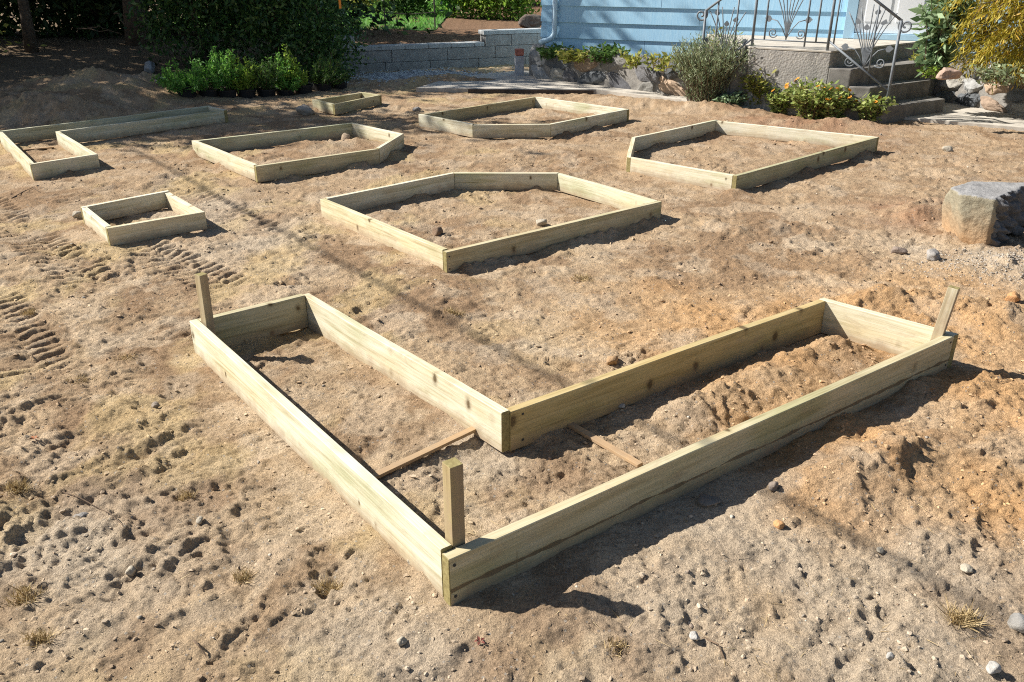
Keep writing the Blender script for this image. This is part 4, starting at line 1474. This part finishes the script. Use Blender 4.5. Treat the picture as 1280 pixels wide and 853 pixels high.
# ------------------------------------------------------------------ stone walls
def rubble_wall(label, p0, p1, h, depth, seed, rows, avg):
    r = random.Random(seed)
    d_ = (p1 - p0)
    ln = d_.length
    d_ = d_.normalized()
    nb = Vector((-d_.y, d_.x))      # away from the viewer
    if nb.y < 0:
        nb = -nb
    bmf = bmesh.new()
    tones = []
    pal = [(0.17, 0.17, 0.18), (0.28, 0.27, 0.25), (0.38, 0.36, 0.32), (0.27, 0.20, 0.15), (0.13, 0.14, 0.15), (0.38, 0.28, 0.20), (0.42, 0.42, 0.41)]
    def add(bm2, M, tn):
        base = len(bmf.verts)
        me_ = bpy.data.meshes.new('tmp')
        bm2.transform(M)
        bm2.to_mesh(me_)
        bm2.free()
        bmf.from_mesh(me_)
        n_ = len(me_.vertices)
        bpy.data.meshes.remove(me_)
        tones.extend([(*tn, 1)] * n_)
    ang = math.atan2(d_.y, d_.x)
    # mortar body
    b2 = bmesh.new()
    bmesh.ops.create_cube(b2, size=1)
    add(b2, Matrix.Translation((p0.x + d_.x * ln / 2 + nb.x * depth * .57, p0.y + d_.y * ln / 2 + nb.y * depth * .57, h * 0.44)) @ Matrix.Rotation(ang, 4, 'Z') @ Matrix.Diagonal((ln, depth, h * 0.88, 1)), (0.25, 0.235, 0.215))
    for row in range(rows):
        x = r.uniform(-0.05, 0.1)
        while x < ln:
            w_ = avg * r.uniform(0.55, 1.5)
            hh = h / rows * r.uniform(0.85, 1.35)
            zc = h * (row + 0.5) / rows + r.uniform(-0.03, 0.03)
            b2 = stone_mesh(r.randint(0, 10 ** 6), w_ * 0.62, depth * 0.36, hh * 0.62, 4, 0.24)
            pos = p0 + d_ * (x + w_ / 2) + nb * (depth * 0.22)
            tn = r.choice(pal)
            kk = r.uniform(0.7, 1.15)
            add(b2, Matrix.Translation((pos.x, pos.y, zc)) @ Matrix.Rotation(ang, 4, 'Z') @ Matrix.Rotation(r.uniform(-.35, .35), 4, 'Y'), tuple(k_ * kk for k_ in tn))
            x += w_ * 0.96
    me_ = bpy.data.meshes.new('stone_wall')
    bmf.to_mesh(me_)
    bmf.free()
    a_ = me_.attributes.new('tone', 'FLOAT_COLOR', 'POINT')
    a_.data.foreach_set('color', [v for t in tones for v in t])
    me_.materials.append(STONEMAT)
    me_.transform(Matrix.Translation((-p0.x, -p0.y, 0)))
    o_ = link('stone_wall', me_)
    o_.location = (p0.x, p0.y, 0)
    tag(o_, label, 'stone wall', 'rubble stone walls below the house')
w1a, w1b = at(660, 100).xy, at(905, 133).xy
rubble_wall('mortared rubble stone wall left of the porch, overgrown with trailing plants', w1a, w1b, 0.46, 0.34, 21, 2, 0.42)
w2a, w2b = at(1163, 128).xy, at(1420, 176).xy
rubble_wall('mortared rubble stone wall right of the steps, under the golden shrub', w2a, w2b, 0.58, 0.34, 33, 3, 0.32)
# soil behind the walls
def bed_fill(p0, p1, h, label, k=0.5):
    d_ = (p1 - p0).normalized()
    nb = Vector((-d_.y, d_.x))
    nb = nb if nb.y > 0 else -nb
    m_ = MB()
    q = [p0 + nb * 0.2, p1 + nb * 0.2, p1 + nb * (0.2 + k), p0 + nb * (0.2 + k)]
    m_.poly_prism([tuple(a_) for a_ in q], -0.05, h)
    o_ = m_.build('planting_soil', mat_plain('dark_soil', (0.14, 0.09, 0.06), 1.0, 0.3, 20, bmp=0.8, bscale=40, bdist=0.02), origin=(p0.x, p0.y, 0))
    tag(o_, label, 'soil', kind='structure')
bed_fill(w1a, w1b, 0.39, 'planting soil behind the left stone wall', 1.0)
bed_fill(w2a, w2b, 0.52, 'planting soil behind the right stone wall', 1.6)

# red and grey painted block at the left end of the wall
pb = at(649, 98.5)
blk = empty('gate_post', (pb.x, pb.y, 0), 'short square post with a red top at the left end of the stone wall', 'post')
m_ = MB(); m_.box((0, 0, 0.17), (0.13, 0.13, 0.36), 0.2); m_.build('shaft', mat_plain('chalky_grey', (0.45, 0.45, 0.47), 0.9, 0.3, 14), blk, bevel=0.008)
m_ = MB(); m_.box((0, 0, 0.405), (0.125, 0.125, 0.10), 0.2); m_.build('cap', mat_plain('faded_red', (0.42, 0.16, 0.12), 0.8, 0.35, 14), blk, bevel=0.008)
# pink rock on the right wall
_p = at(1185, 93, 0.60)
bm = stone_mesh(77, 0.14, 0.10, 0.07, 4)
o = bm_to_obj(bm, 'stone', STONEMAT, tonecol=(0.38, 0.27, 0.21))
o.location = (_p.x, _p.y, 0.60)
tag(o, 'pinkish flat rock lying on top of the right stone wall', 'stone')

# ------------------------------------------------------------------ block retaining wall
wd = (WALL_B - WALL_A).normalized()
wn_ = Vector((wd.y, -wd.x))
bw = empty('block_wall', (WALL_A.x, WALL_A.y, 0), 'low grey concrete block retaining wall stepping up towards the house', 'retaining wall')
wl = (WALL_B - WALL_A).length
rb = random.Random(4)
def wall_course(t0, t1, z, h, setback, name, lens=(0.42,), mat=BLOCK):
    m_ = MB()
    t = t0
    while t < t1 - 0.02:
        l_ = min(rb.choice(lens), t1 - t)
        cpos = wd * (t + l_ / 2) + wn_ * (0.02 - setback + rb.uniform(-.004, .004))
        m_.box((cpos.x, cpos.y, z + h / 2), (l_ - 0.006, 0.28, h - 0.005), math.atan2(wd.y, wd.x))
        t += l_
    return m_.build(name, mat, bw, bevel=0.008)
# where the higher right part begins, measured along the wall
def wall_t(px):
    best = min(((abs((640 + F * (WALL_A + wd * t).x / ((WALL_A + wd * t).y * cp + 1.3 * sp_)) - px), t) for t in np.linspace(-1, wl, 500)))
    return best[1]
tstep = wall_t(602)
wall_course(0, wl, -0.06, 0.20, 0.0, 'lower_course', (0.9, 1.0, 0.8))
wall_course(0.12, wl, 0.14, 0.20, 0.012, 'upper_course', (1.0, 0.9))
capm = mat_plain('pale_coping', (0.36, 0.37, 0.37), 0.9, 0.15, 8, bmp=0.4, bscale=60, bdist=0.005)
wall_course(0.42, tstep, 0.34, 0.075, 0.0, 'coping', (0.42,), capm)
wall_course(tstep + 0.02, wl, 0.34, 0.19, 0.012, 'raised_course', (0.42, 0.5))
wall_course(tstep - 0.02, wl, 0.53, 0.075, 0.0, 'coping', (0.6,), capm)
wall_course(0.0, 0.40, 0.34, 0.24, 0.0, 'end_block', (0.42,), capm)

# ------------------------------------------------------------------ lawn strip beyond
def lawn():
    pts = [at(330, 42, 0.42), at(486, 46, 0.42), at(486, 18, 0.42), at(330, 18, 0.42)]
    rg = np.random.default_rng(9)
    n = 16000
    x = rg.uniform(-8, -1.6, n); y = rg.uniform(18.6, 30, n)
    z = ground(x, y)
    B = np.stack([x, y, z], 1)
    T = B + np.stack([rg.normal(0, .03, n), rg.normal(0, .03, n), 0.05 + 0.04 * rg.random(n)], 1)
    o_ = quads_obj('lawn_grass', blade_tris(B, T, 0.018, rg), LEAF_BRIGHT)
    tag(o_, 'strip of green lawn beyond the block wall', 'grass', kind='stuff')
    m_ = MB()
    gx = np.linspace(-8, -1.6, 20); gy = np.linspace(18.6, 30, 20)
    for a_ in gy:
        for b_ in gx:
            m_.v.append((b_, a_, gz(b_, a_) + 0.012))
    for i_ in range(19):
        for j_ in range(19):
            m_.f.append((i_ * 20 + j_, i_ * 20 + j_ + 1, (i_ + 1) * 20 + j_ + 1, (i_ + 1) * 20 + j_)); m_.m.append(0)
    o_ = m_.build('lawn', mat_plain('turf', (0.07, 0.15, 0.035), 1.0, 0.3, 9), smooth=True)
    tag(o_, 'green lawn beyond the block wall', 'lawn', kind='structure')
lawn()

# ------------------------------------------------------------------ vegetation
def tree(name, label, x, y, h, crown, nleaf, mat, leafsize, trunk_r, seed, group='trees', lean=(0, 0), clumps=40, cat='tree', zcut=0.0, limbs=9, trunk_h=0.8, wfac=0.5, spf=0.30):
    """crown: (cx, cy, cz, rx, ry, rz) relative to the base"""
    rg = np.random.default_rng(seed)
    r = random.Random(seed)
    z0 = gz(x, y) - 0.08
    root = empty(name, (x, y, z0), label, cat, group)
    mb_ = MB()
    n_ = 9
    pts_ = []
    for i_ in range(n_):
        t = i_ / (n_ - 1)
        pts_.append(Vector((lean[0] * t * h + 0.05 * math.sin(t * 5 + seed), lean[1] * t * h + 0.05 * math.cos(t * 4 + seed), t * h * trunk_h)))
    mb_.tube(pts_, [trunk_r * (1.25 - 0.95 * (i_ / (n_ - 1)) + (0.3 if i_ == 0 else 0)) for i_ in range(n_)], 10)
    cx_, cy_, cz_, rx, ry, rz = crown
    C = []
    for k in range(clumps):
        v = rg.standard_normal(3)
        v /= np.linalg.norm(v)
        v *= rg.random() ** 0.45
        C.append(np.array([cx_ + v[0] * rx, cy_ + v[1] * ry, cz_ + v[2] * rz]))
    C = np.array(C)
    for k in range(min(limbs, clumps)):
        e_ = Vector(C[k])
        s_ = pts_[min(n_ - 1, max(1, int(n_ * min(0.95, max(0.1, (e_.z * 0.75) / max(h * trunk_h, .1))))))]
        m2 = s_.lerp(e_, 0.5) + Vector((r.uniform(-.15, .15), r.uniform(-.15, .15), r.uniform(0, .2)))
        mb_.tube([s_, m2, e_], [trunk_r * .4, trunk_r * .25, trunk_r * .08], 6)
    mb_.build('trunk', BARK, root, smooth=True)
    per = nleaf // clumps
    sp = np.array([rx, ry, rz]) * spf
    sizes = 0.6 + 0.8 * rg.random(clumps)
    P = np.concatenate([C[k] + rg.standard_normal((per, 3)) * sp * sizes[k] for k in range(clumps)])
    D = P - np.repeat(C, per, 0) + np.array([0, 0, -0.05])
    D /= np.linalg.norm(D, axis=1, keepdims=True) + 1e-6
    keep = P[:, 2] > zcut
    P, D = P[keep], D[keep]
    quads_obj('crown', leaf_quads(P, D, leafsize, leafsize * wfac, rg, 0.7), mat, root)
    return root

# at the upper left, mostly in the picture
tb = at(36, 104)
tree('tree', 'tree with a thick leaning trunk at the upper left corner', -8.55, 14.2, 7.5, (0.2, 0.9, 4.2, 2.0, 1.0, 2.6), 2800, LEAF_DARK, 0.17, 0.17, 501, 'trees at the upper left', (-0.03, 0.0), 45, zcut=1.6)
tree('tree', 'thin straight tree just right of the thick leaning trunk', -8.0, 14.7, 6.5, (0.3, 0.8, 4.0, 1.4, 0.9, 2.4), 1800, LEAF_DARK, 0.15, 0.075, 502, 'trees at the upper left', (0.0, 0.0), 30, zcut=1.5)
conifer = tree('tree', 'dark conifer behind the dirt mound, bare dead branches below', -6.6, 15.6, 8, (0, 0, 4.0, 2.0, 1.2, 3.2), 4200, LEAF_DARK, 0.15, 0.16, 503, 'trees at the upper left', (0, 0), 60, zcut=1.2)
tree('tree', 'dense dark tree filling the gap behind the mound', -8.2, 17.6, 8, (0, 0, 1.5, 2.2, 1.0, 1.8), 14000, LEAF_DARK, 0.17, 0.17, 504, 'trees at the upper left', (0, 0), 70, zcut=0.05)
tree('tree', 'dense dark tree behind the broad-leaved shrubs', -4.9, 17.9, 8, (0, 0, 1.5, 2.2, 1.0, 1.8), 14000, LEAF_DARK, 0.17, 0.17, 505, 'trees at the upper left', (0, 0), 70, zcut=0.05)
tree('tree', 'dark tree at the far left edge behind the leaning trunk', -11.6, 17.2, 7, (0, 0, 1.5, 2.0, 1.0, 1.8), 12000, LEAF_DARK, 0.17, 0.15, 506, 'trees at the upper left', (0, 0), 70, zcut=0.02)
tree('tree', 'spreading dark tree outside the left edge, its crown shaped to shade the mound', -9.9, 12.75, 5, (0, 0, 2.9, 1.5, 0.75, 1.0), 5000, LEAF_DARK, 0.17, 0.12, 507, 'trees at the upper left', (0, 0), 60, zcut=1.7)  # unseen tree, its crown placed and shaped to throw shade on the mound
tree('shrub', 'big dark broad-leaved shrub behind the left potted shrubs', -5.05, 14.4, 2.6, (0, 0, 1.25, 1.0, 0.8, 1.35), 7000, LEAF_HEDGE, 0.085, 0.05, 511, 'shrubs behind the pots', (0, 0), 46, 'shrub', 0.1, spf=0.17)
tree('shrub', 'big dark broad-leaved shrub behind the right potted shrubs', -3.75, 14.3, 2.8, (0, 0, 1.35, 0.95, 0.75, 1.45), 8000, LEAF_HEDGE, 0.085, 0.05, 512, 'shrubs behind the pots', (0, 0), 50, 'shrub', 0.1, spf=0.17)
tree('shrub', 'dark shrub at the left end of the block wall', -3.05, 13.9, 1.5, (0.1, 0, 0.55, 0.5, 0.45, 0.6), 3500, LEAF_HEDGE, 0.07, 0.03, 513, 'shrubs behind the pots', (0, 0), 30, 'shrub', 0.03)
tree('shrub', 'yellowish leafy undergrowth at the foot of the thick leaning trunk', -9.15, 13.6, 1.0, (0.2, 0, 0.5, 0.9, 0.6, 0.6), 2600, LEAF_YEL, 0.08, 0.02, 514, 'shrubs behind the pots', (0, 0), 30, 'shrub', 0.03)
# off to the left: they shade the back of the plot
tree('tree', 'tall tree standing outside the left edge, nearest of the shading trees', -12.2, 11.75, 9.0, (0, 0.0, 6.0, 2.2, 1.1, 2.9), 5400, LEAF_DARK, 0.24, 0.2, 521, 'trees beyond the left edge', clumps=50, zcut=1)
tree('tree', 'tall tree standing outside the left edge, middle of the shading trees', -11.6, 14.5, 9.0, (0, 0, 5.6, 2.2, 1.2, 3.0), 2200, LEAF_DARK, 0.24, 0.2, 522, 'trees beyond the left edge', clumps=50, zcut=1)
tree('tree', 'tall tree standing outside the left edge, farthest of the shading trees', -12.0, 16.5, 10.0, (0, 0, 6.0, 2.6, 1.8, 3.4), 6000, LEAF_DARK, 0.26, 0.2, 523, 'trees beyond the left edge', clumps=50, zcut=1)
# dead branches in the gap
for k in range(7):
    r_ = random.Random(900 + k)
    s_ = Vector((-7.4 + k * 0.33, 14.9 + r_.uniform(-.3, .3), 0.75 + r_.uniform(-.2, .35)))
    m_ = MB()
    pts_ = [s_]
    for j in range(5):
        pts_.append(pts_[-1] + Vector((r_.uniform(-.05, .3), r_.uniform(-.12, .08), r_.uniform(-.09, .03))))
    m_.tube([q - conifer.location for q in pts_], [0.012, 0.010, 0.008, 0.006, 0.004, 0.003], 5)
    m_.build('dead_branch', TWIG, conifer)

# beyond the block wall
def bshrub(label, px, py, Y, w_, h, mat, n, seed, ls=0.10):
    p_ = ray_y(px, py, Y)
    return tree('shrub', label, p_.x, Y, h, (0, 0, h * 0.5, w_, w_ * 0.7, h * 0.5), n, mat, ls, 0.03, seed, 'shrubs beyond the block wall', (0, 0), 34, 'shrub', 0.02, limbs=6)
bshrub('pale leafy flower clump on the lawn beyond the shaded end block', 458, 20, 24.5, 0.75, 0.85, LEAF_YEL, 1800, 601)
bshrub('dark green shrub beside the thin fence post', 503, 24, 22.5, 0.65, 1.0, LEAF_MID, 2600, 602)
bshrub('grey-green shrub left of the bright bamboo-like shrubs', 530, 20, 23.5, 0.5, 1.5, LEAF_MID, 2200, 603)
bshrub('bright green feathery shrub, left of three above the block wall', 566, 24, 22.0, 0.55, 1.4, LEAF_BRIGHT, 3000, 604)
bshrub('bright green feathery shrub with brown stems, middle of three above the block wall', 602, 24, 21.8, 0.6, 1.4, LEAF_LIME, 3000, 605)
bshrub('yellow-green feathery shrub, right of three above the block wall, nearest the house', 640, 22, 21.6, 0.65, 1.3, LEAF_LIME, 3000, 606)
for i_, (x_, y_) in enumerate(((-5.6, 29.5), (-1.8, 28.5), (1.8, 28.0))):
    tree('tree', ('dark tree far beyond the lawn at the left', 'dark tree far beyond the fence post', 'dark tree far beyond the feathery shrubs')[i_], x_, y_, 7, (0, 0, 2.6, 2.4, 1.3, 2.9), 6500, LEAF_DARK, 0.2, 0.15, 620 + i_, 'far trees', clumps=60, zcut=0.02)
# little brown heap of rock by the house corner
p_ = ray_y(664, 27, 19.5)
bm = stone_mesh(55, 0.30, 0.22, 0.17, 4, 0.3)
o = bm_to_obj(bm, 'rock', STONEMAT, tonecol=(0.14, 0.11, 0.09))
o.location = (p_.x, 19.5, gz(p_.x, 19.5) + 0.1)
tag(o, 'brown rock behind the wall next to the house corner', 'rock')
# wire fence
fr = ray_y(482, 40, 19.0)
fence = empty('wire_fence', (fr.x, 19.0, gz(fr.x, 19.0)), 'thin dark wire fence with two posts beyond the block wall', 'fence')
for dx, hh in ((0, 1.5), (1.05, 0.9)):
    m_ = MB(); m_.tube([(dx, 0.1 * dx, -0.1), (dx, 0.1 * dx, hh)], 0.018, 6); m_.build('post', IRON if False else EDGING, fence)
m_ = MB(); m_.tube([(0, 0, 0.30), (0.5, 0.05, 0.26), (1.05, 0.105, 0.30)], 0.010, 5); m_.build('wire', EDGING, fence)
# orange tag hanging in the shrubs
m_ = MB()
p_ = ray_y(425, 6, 13.4)
for k in range(4):
    m_.v += [(-0.018, 0.004 * math.sin(k), -0.045 * k), (0.018, 0.006 * math.cos(k), -0.045 * k)]
for k in range(3):
    m_.f.append((2 * k, 2 * k + 1, 2 * k + 3, 2 * k + 2)); m_.m.append(0)
o = m_.build('marker_ribbon', mat_plain('orange_tape', (0.8, 0.28, 0.04), 0.5, 0.1, 10))
md = o.modifiers.new('Solidify', 'SOLIDIFY'); md.thickness = 0.003
o.location = (p_.x, 13.4, p_.z + 0.08)
tag(o, 'orange ribbon hanging in the dark shrub above the pots', 'ribbon')

# potted shrubs
def potted(px, py, mat, h, w_, n, label, seed, upright=0.6):
    h, w_, n = h * 1.02, w_ * 1.3, int(n * 2.6)
    rg = np.random.default_rng(seed)
    p_ = at(px, py)
    z0 = gz(p_.x, p_.y) - 0.07
    root = empty('potted_shrub', (p_.x, p_.y, z0), label, 'potted shrub', 'potted shrubs in a row')
    m_ = MB()
    kz = rg.uniform(0.75, 1.0)
    prof = [(0.0, 0.105), (0.02, 0.110), (0.17 * kz, 0.128), (0.172 * kz, 0.138), (0.19 * kz, 0.138), (0.19 * kz, 0.124), (0.16 * kz, 0.120)]
    seg = 18
    for z_, r_ in prof:
        for k in range(seg):
            m_.v.append((r_ * math.cos(6.2832 * k / seg), r_ * math.sin(6.2832 * k / seg), z_))
    for i_ in range(len(prof) - 1):
        for k in range(seg):
            m_.f.append((i_ * seg + k, i_ * seg + (k + 1) % seg, (i_ + 1) * seg + (k + 1) % seg, (i_ + 1) * seg + k)); m_.m.append(0)
    m_.f.append(tuple(reversed(range(seg)))); m_.m.append(0)
    m_.f.append(tuple((len(prof) - 1) * seg + k for k in range(seg))); m_.m.append(0)
    m_.build('pot', POTMAT, root)
    st = MB()
    tips, dirs_ = [], []
    ns = 34
    lx = rg.normal(0, 0.06)
    for k in range(ns):
        a_ = rg.random() * 6.283
        rr = w_ * (0.25 + 0.95 * rg.random())
        top = Vector((math.cos(a_) * rr + lx, math.sin(a_) * rr, 0.12 + h * (0.35 + 0.75 * rg.random()) * (1.1 - 0.55 * rr / w_)))
        s_ = Vector((math.cos(a_) * 0.02, math.sin(a_) * 0.02, 0.12))
        m2 = s_.lerp(top, 0.5) + Vector((math.cos(a_), math.sin(a_), 0)) * 0.03
        st.tube([s_, m2, top], [0.005, 0.004, 0.002], 5)
        for t in np.linspace(0.25, 1.0, n // ns):
            q = s_.lerp(m2, t * 2) if t < .5 else m2.lerp(top, t * 2 - 1)
            tips.append(q[:]); dirs_.append(((top - s_).normalized() * upright + Vector(rg.standard_normal(3)) * 0.5)[:])
    st.build('stem', TWIG, root)
    P = np.array(tips) + rg.normal(0, 0.014, (len(tips), 3))
    quads_obj('foliage', leaf_quads(P, np.array(dirs_), 0.050, 0.016, rg, 0.35), mat, root)
    return root
potted(236, 131, LEAF_BRIGHT, 0.40, 0.24, 900, 'leftmost potted shrub in the row, low and spreading, emerald green', 701, 0.3)
potted(262, 128.5, LEAF_BRIGHT, 0.42, 0.20, 800, 'emerald potted shrub, second from the left in the row', 702, 0.4)
potted(285, 127, LEAF_BRIGHT, 0.60, 0.22, 1000, 'tall bright potted shrub with light tips, third from the left', 703, 0.5)
potted(309, 125, LEAF_LIME, 0.56, 0.17, 800, 'narrow lime green potted shrub with upright twigs, fourth from the left', 704, 0.8)
potted(334, 122.5, LEAF_MID, 0.54, 0.20, 800, 'open darker potted shrub in the middle of the row showing pale stems', 705, 0.5)
potted(357, 120, LEAF_BRIGHT, 0.52, 0.18, 800, 'green potted shrub right of the middle of the row', 706, 0.5)
potted(380, 117.5, LEAF_LIME, 0.62, 0.18, 900, 'tallest lime green potted shrub, near the right end of the row', 707, 0.8)
potted(404, 114, LEAF_MID, 0.45, 0.2, 700, 'dark shaded potted shrub at the right end of the row', 708, 0.4)
potted(424, 111, LEAF_HEDGE, 0.40, 0.2, 700, 'darkest potted shrub, behind the right end of the row', 709, 0.4)

# plants along the house
def stemmy(name, label, p_, z0, n, h, spread, mat, leaf, seed, leafn=14, cat='plant', group=None, droop=0.0, base_r=0.08, lw_=0.3, flowers=0, jit=0.4, fsize=0.03, stemmat=None, upk=0.5):
    rg = np.random.default_rng(seed)
    root = empty(name, (p_.x, p_.y, z0), label, cat, group)
    st = MB()
    P, D, tips = [], [], []
    for k in range(n):
        a_ = rg.random() * 6.283
        rr = spread * math.sqrt(rg.random())
        hh = h * (0.65 + 0.4 * rg.random()) * (1 - 0.25 * (rr / spread) ** 2)
        s_ = Vector((math.cos(a_) * base_r * rg.random(), math.sin(a_) * base_r * rg.random(), -0.02))
        top = Vector((math.cos(a_) * rr, math.sin(a_) * rr, hh))
        m2 = s_.lerp(top, 0.55) + Vector((math.cos(a_), math.sin(a_), 0)) * (-0.12 * rr) + Vector((0, 0, hh * 0.08))
        st.tube([s_, m2, top], [0.004, 0.003, 0.0015], 4, caps=False)
        tips.append(top)
        for t in np.linspace(0.12, 1.0, leafn):
            q = (s_.lerp(m2, t / .55) if t < .55 else m2.lerp(top, (t - .55) / .45))
            P.append(q[:])
            a2 = rg.random() * 6.283
            D.append((math.cos(a2), math.sin(a2), upk - droop))
    st.build('stem', stemmat or TWIG, root)
    P = np.array(P); D = np.array(D)
    P += rg.normal(0, leaf * 0.15, P.shape)
    quads_obj('foliage', leaf_quads(P, D, leaf, leaf * lw_, rg, jit), mat, root)
    for k in range(flowers):
        tp = tips[k % len(tips)]
        fl = MB()
        for j in range(9):
            th = 6.283 * j / 9
            u_ = Vector((math.cos(th), math.sin(th), 0.25)) * fsize
            v_ = Vector((-math.sin(th), math.cos(th), 0)) * fsize * 0.35
            b_ = len(fl.v)
            fl.v += [(0, 0, 0), tuple(u_ * .6 + v_), tuple(u_), tuple(u_ * .6 - v_)]
            fl.f.append((b_, b_ + 1, b_ + 2, b_ + 3)); fl.m.append(0)
        fo = fl.build('flower', PETAL, root)
        fo.location = tp + Vector((0, 0, 0.03))
        fo.rotation_euler = (rg.normal(0.5, .4), rg.normal(0, .4), rg.random() * 6)
    return root

def pg(px, py, z=0.0):
    return at(px, py, z)
q = pg(884, 133)
stemmy('lavender_bush', 'large grey-green bushy herb left of the concrete porch', q, gz(q.x, q.y), 430, 0.90, 0.56, LEAF_GREY, 0.065, 801, 32, 'bush', None, base_r=0.26, lw_=0.16, jit=0.3, upk=1.2)
q = pg(888, 120)
stemmy('leafy_plant', 'tall yellowish stalk rising out of the grey-green bush', q, gz(q.x, q.y), 5, 1.12, 0.10, LEAF_YEL, 0.10, 802, 12, 'plant', None, base_r=0.05, lw_=0.4)
fg = 'flowering plants at the foot of the porch'
for i_, (px, py, mat, n, h, spd, fl, lab) in enumerate((
        (947, 137, LEAF_YEL, 80, 0.40, 0.20, 0, 'upright yellow-green plant right of the grey-green bush'),
        (910, 138, LEAF_SAGE, 26, 0.13, 0.18, 0, 'low pale green plant at the foot of the grey-green bush'),
        (975, 141, LEAF_HERB, 40, 0.24, 0.20, 2, 'low green marigold between the yellow plant and the flowering clump'),
        (1012, 147, LEAF_HERB, 80, 0.36, 0.26, 16, 'biggest marigold clump with orange flowers in front of the porch side'),
        (1037, 149, LEAF_HERB, 50, 0.28, 0.20, 11, 'leafy marigold with orange flowers right of the biggest clump'),
        (1058, 147, LEAF_YEL, 30, 0.25, 0.12, 2, 'thin brownish plant between the marigolds'),
        (1087, 151, LEAF_HERB, 46, 0.25, 0.20, 3, 'dark green marigold next to the bottom step'))):
    q = pg(px, py)
    stemmy('marigold_plant' if fl else 'leafy_plant', lab, q, gz(q.x, q.y), int(n * 2.0), h * 1.25, spd * 1.4, mat, 0.07, 810 + i_, 12, 'plant', fg, base_r=0.10, lw_=0.42, flowers=fl, stemmat=None, upk=0.35, fsize=0.029)
# plants on top of the left wall
tg = 'plants growing on the left stone wall'
for i_, (px, py, mat, n, h, spd, drp, lab) in enumerate((
        (692, 70, LEAF_MID, 44, 0.14, 0.32, 0.5, 'dark green creeper on the stone wall below the downspout'),
        (722, 73, LEAF_YEL, 46, 0.13, 0.34, 0.8, 'yellow-green trailing plant hanging over the left stone wall'),
        (757, 76, LEAF_MID, 60, 0.20, 0.32, 0.3, 'spiky dark green plant on the wall under the tree shadow'),
        (795, 84, LEAF_YEL, 12, 0.2, 0.26, 0.0, 'sparse straw-yellow weeds on the stone wall midway to the bush'),
        (832, 88, LEAF_YEL, 13, 0.24, 0.30, 0.0, 'pale weeds on the stone wall just left of the bush'))):
    q = pg(px, py, 0.40)
    stemmy('creeper_plant', lab, q, 0.40, n, h, spd, mat, 0.085, 830 + i_, 11, 'plant', tg, droop=drp, base_r=0.25, lw_=0.45)
q = pg(925, 75, 0.45)
stemmy('leafy_plant', 'pale yellow weeds under the left railing beside the landing', q + Vector((0, 0.2, 0)), 0.4, 30, 0.38, 0.22, LEAF_YEL, 0.07, 845, 10, 'plant', None, base_r=0.12)
q = pg(786, 104.5)
stemmy('leafy_plant', 'tiny green weed at the foot of the left stone wall', q, 0.04, 10, 0.13, 0.07, LEAF_MID, 0.05, 846, 8, 'plant')
# right of the steps
q = pg(1170, 88, 0.55)
stemmy('tall_leafy_plant', 'tall grey-green leafy plant between the door and the golden shrub', q + Vector((0.05, 0.15, 0)), 0.5, 46, 1.25, 0.30, LEAF_SAGE, 0.15, 851, 22, 'plant', None, droop=0.75, base_r=0.14, lw_=0.38, jit=0.45)
q = pg(1150, 84, 0.50)
stemmy('leafy_plant', 'small yellow-tipped plant beside the upper step', q, 0.42, 26, 0.26, 0.14, LEAF_YEL, 0.06, 852, 9, 'plant', None, base_r=0.06, lw_=0.45)
q = pg(1212, 98, 0.55)
stemmy('leafy_plant', 'low brown and green plants under the golden shrub', q + Vector((0.45, 0.0, 0)), 0.5, 60, 0.22, 0.5, LEAF_GREY, 0.07, 853, 10, 'plant', None, base_r=0.4, lw_=0.4)
q = pg(1162, 92, 0.55)
stemmy('leafy_plant', 'tiny lime plant on the right stone wall beside the pink rock', q, 0.52, 14, 0.10, 0.14, LEAF_LIME, 0.05, 854, 8, 'plant', None, base_r=0.08, lw_=0.5)

# golden weeping maple
def maple():
    rg = np.random.default_rng(861)
    p_ = at(1262, 100, 0.5) + Vector((0.28, 0.15, 0))
    root = empty('weeping_maple', (p_.x, p_.y, 0.48), 'golden cutleaf weeping shrub cascading over the right stone wall', 'shrub')
    st = MB()
    st.tube([(0, 0, -0.1), (0.03, 0, 0.4), (-0.02, 0.02, 0.9), (0.02, 0, 1.35)], [0.05, 0.045, 0.04, 0.03], 8)
    P, D = [], []
    for k in range(520):
        a_ = rg.random() * 6.283
        lv = rg.random()
        rmax = 0.55 + 0.50 * math.sin(2.6 * min(1, 1.15 - lv))
        rr = rmax * rg.random() ** 0.45
        zt = 0.22 + 1.35 * lv + rg.normal(0, 0.05)
        s_ = Vector((math.cos(a_) * rr * 0.72, math.sin(a_) * rr * 0.62, zt))
        e_ = Vector((math.cos(a_) * rr * 1.06, math.sin(a_) * rr * 0.92, max(0.04, zt - 0.10 - 0.26 * rg.random())))
        m2 = s_.lerp(e_, 0.5) + Vector((math.cos(a_) * .05, math.sin(a_) * .05, 0.09))
        if k % 8 == 0:
            st.tube([(0, 0, min(1.3, 0.35 + zt * 0.5)), s_[:], m2[:], e_[:]], [0.012, 0.007, 0.005, 0.002], 5, caps=False)
        for t in np.linspace(0, 1, 46):
            q_ = s_ * (1 - t) ** 2 + m2 * 2 * t * (1 - t) + e_ * t * t
            P.append(q_[:])
            dv = (m2 - s_) * (1 - t) + (e_ - m2) * t
            D.append((dv.normalized() * 0.9 + Vector((rg.normal(0, .5), rg.normal(0, .5), -0.30 + rg.normal(0, .3))))[:])
    st.build('trunk', BARK, root)
    P = np.array(P) + rg.normal(0, 0.028, (len(P), 3))
    quads_obj('crown', leaf_quads(P, np.array(D), 0.085, 0.013, rg, 0.25), LEAF_GOLD, root)
maple()
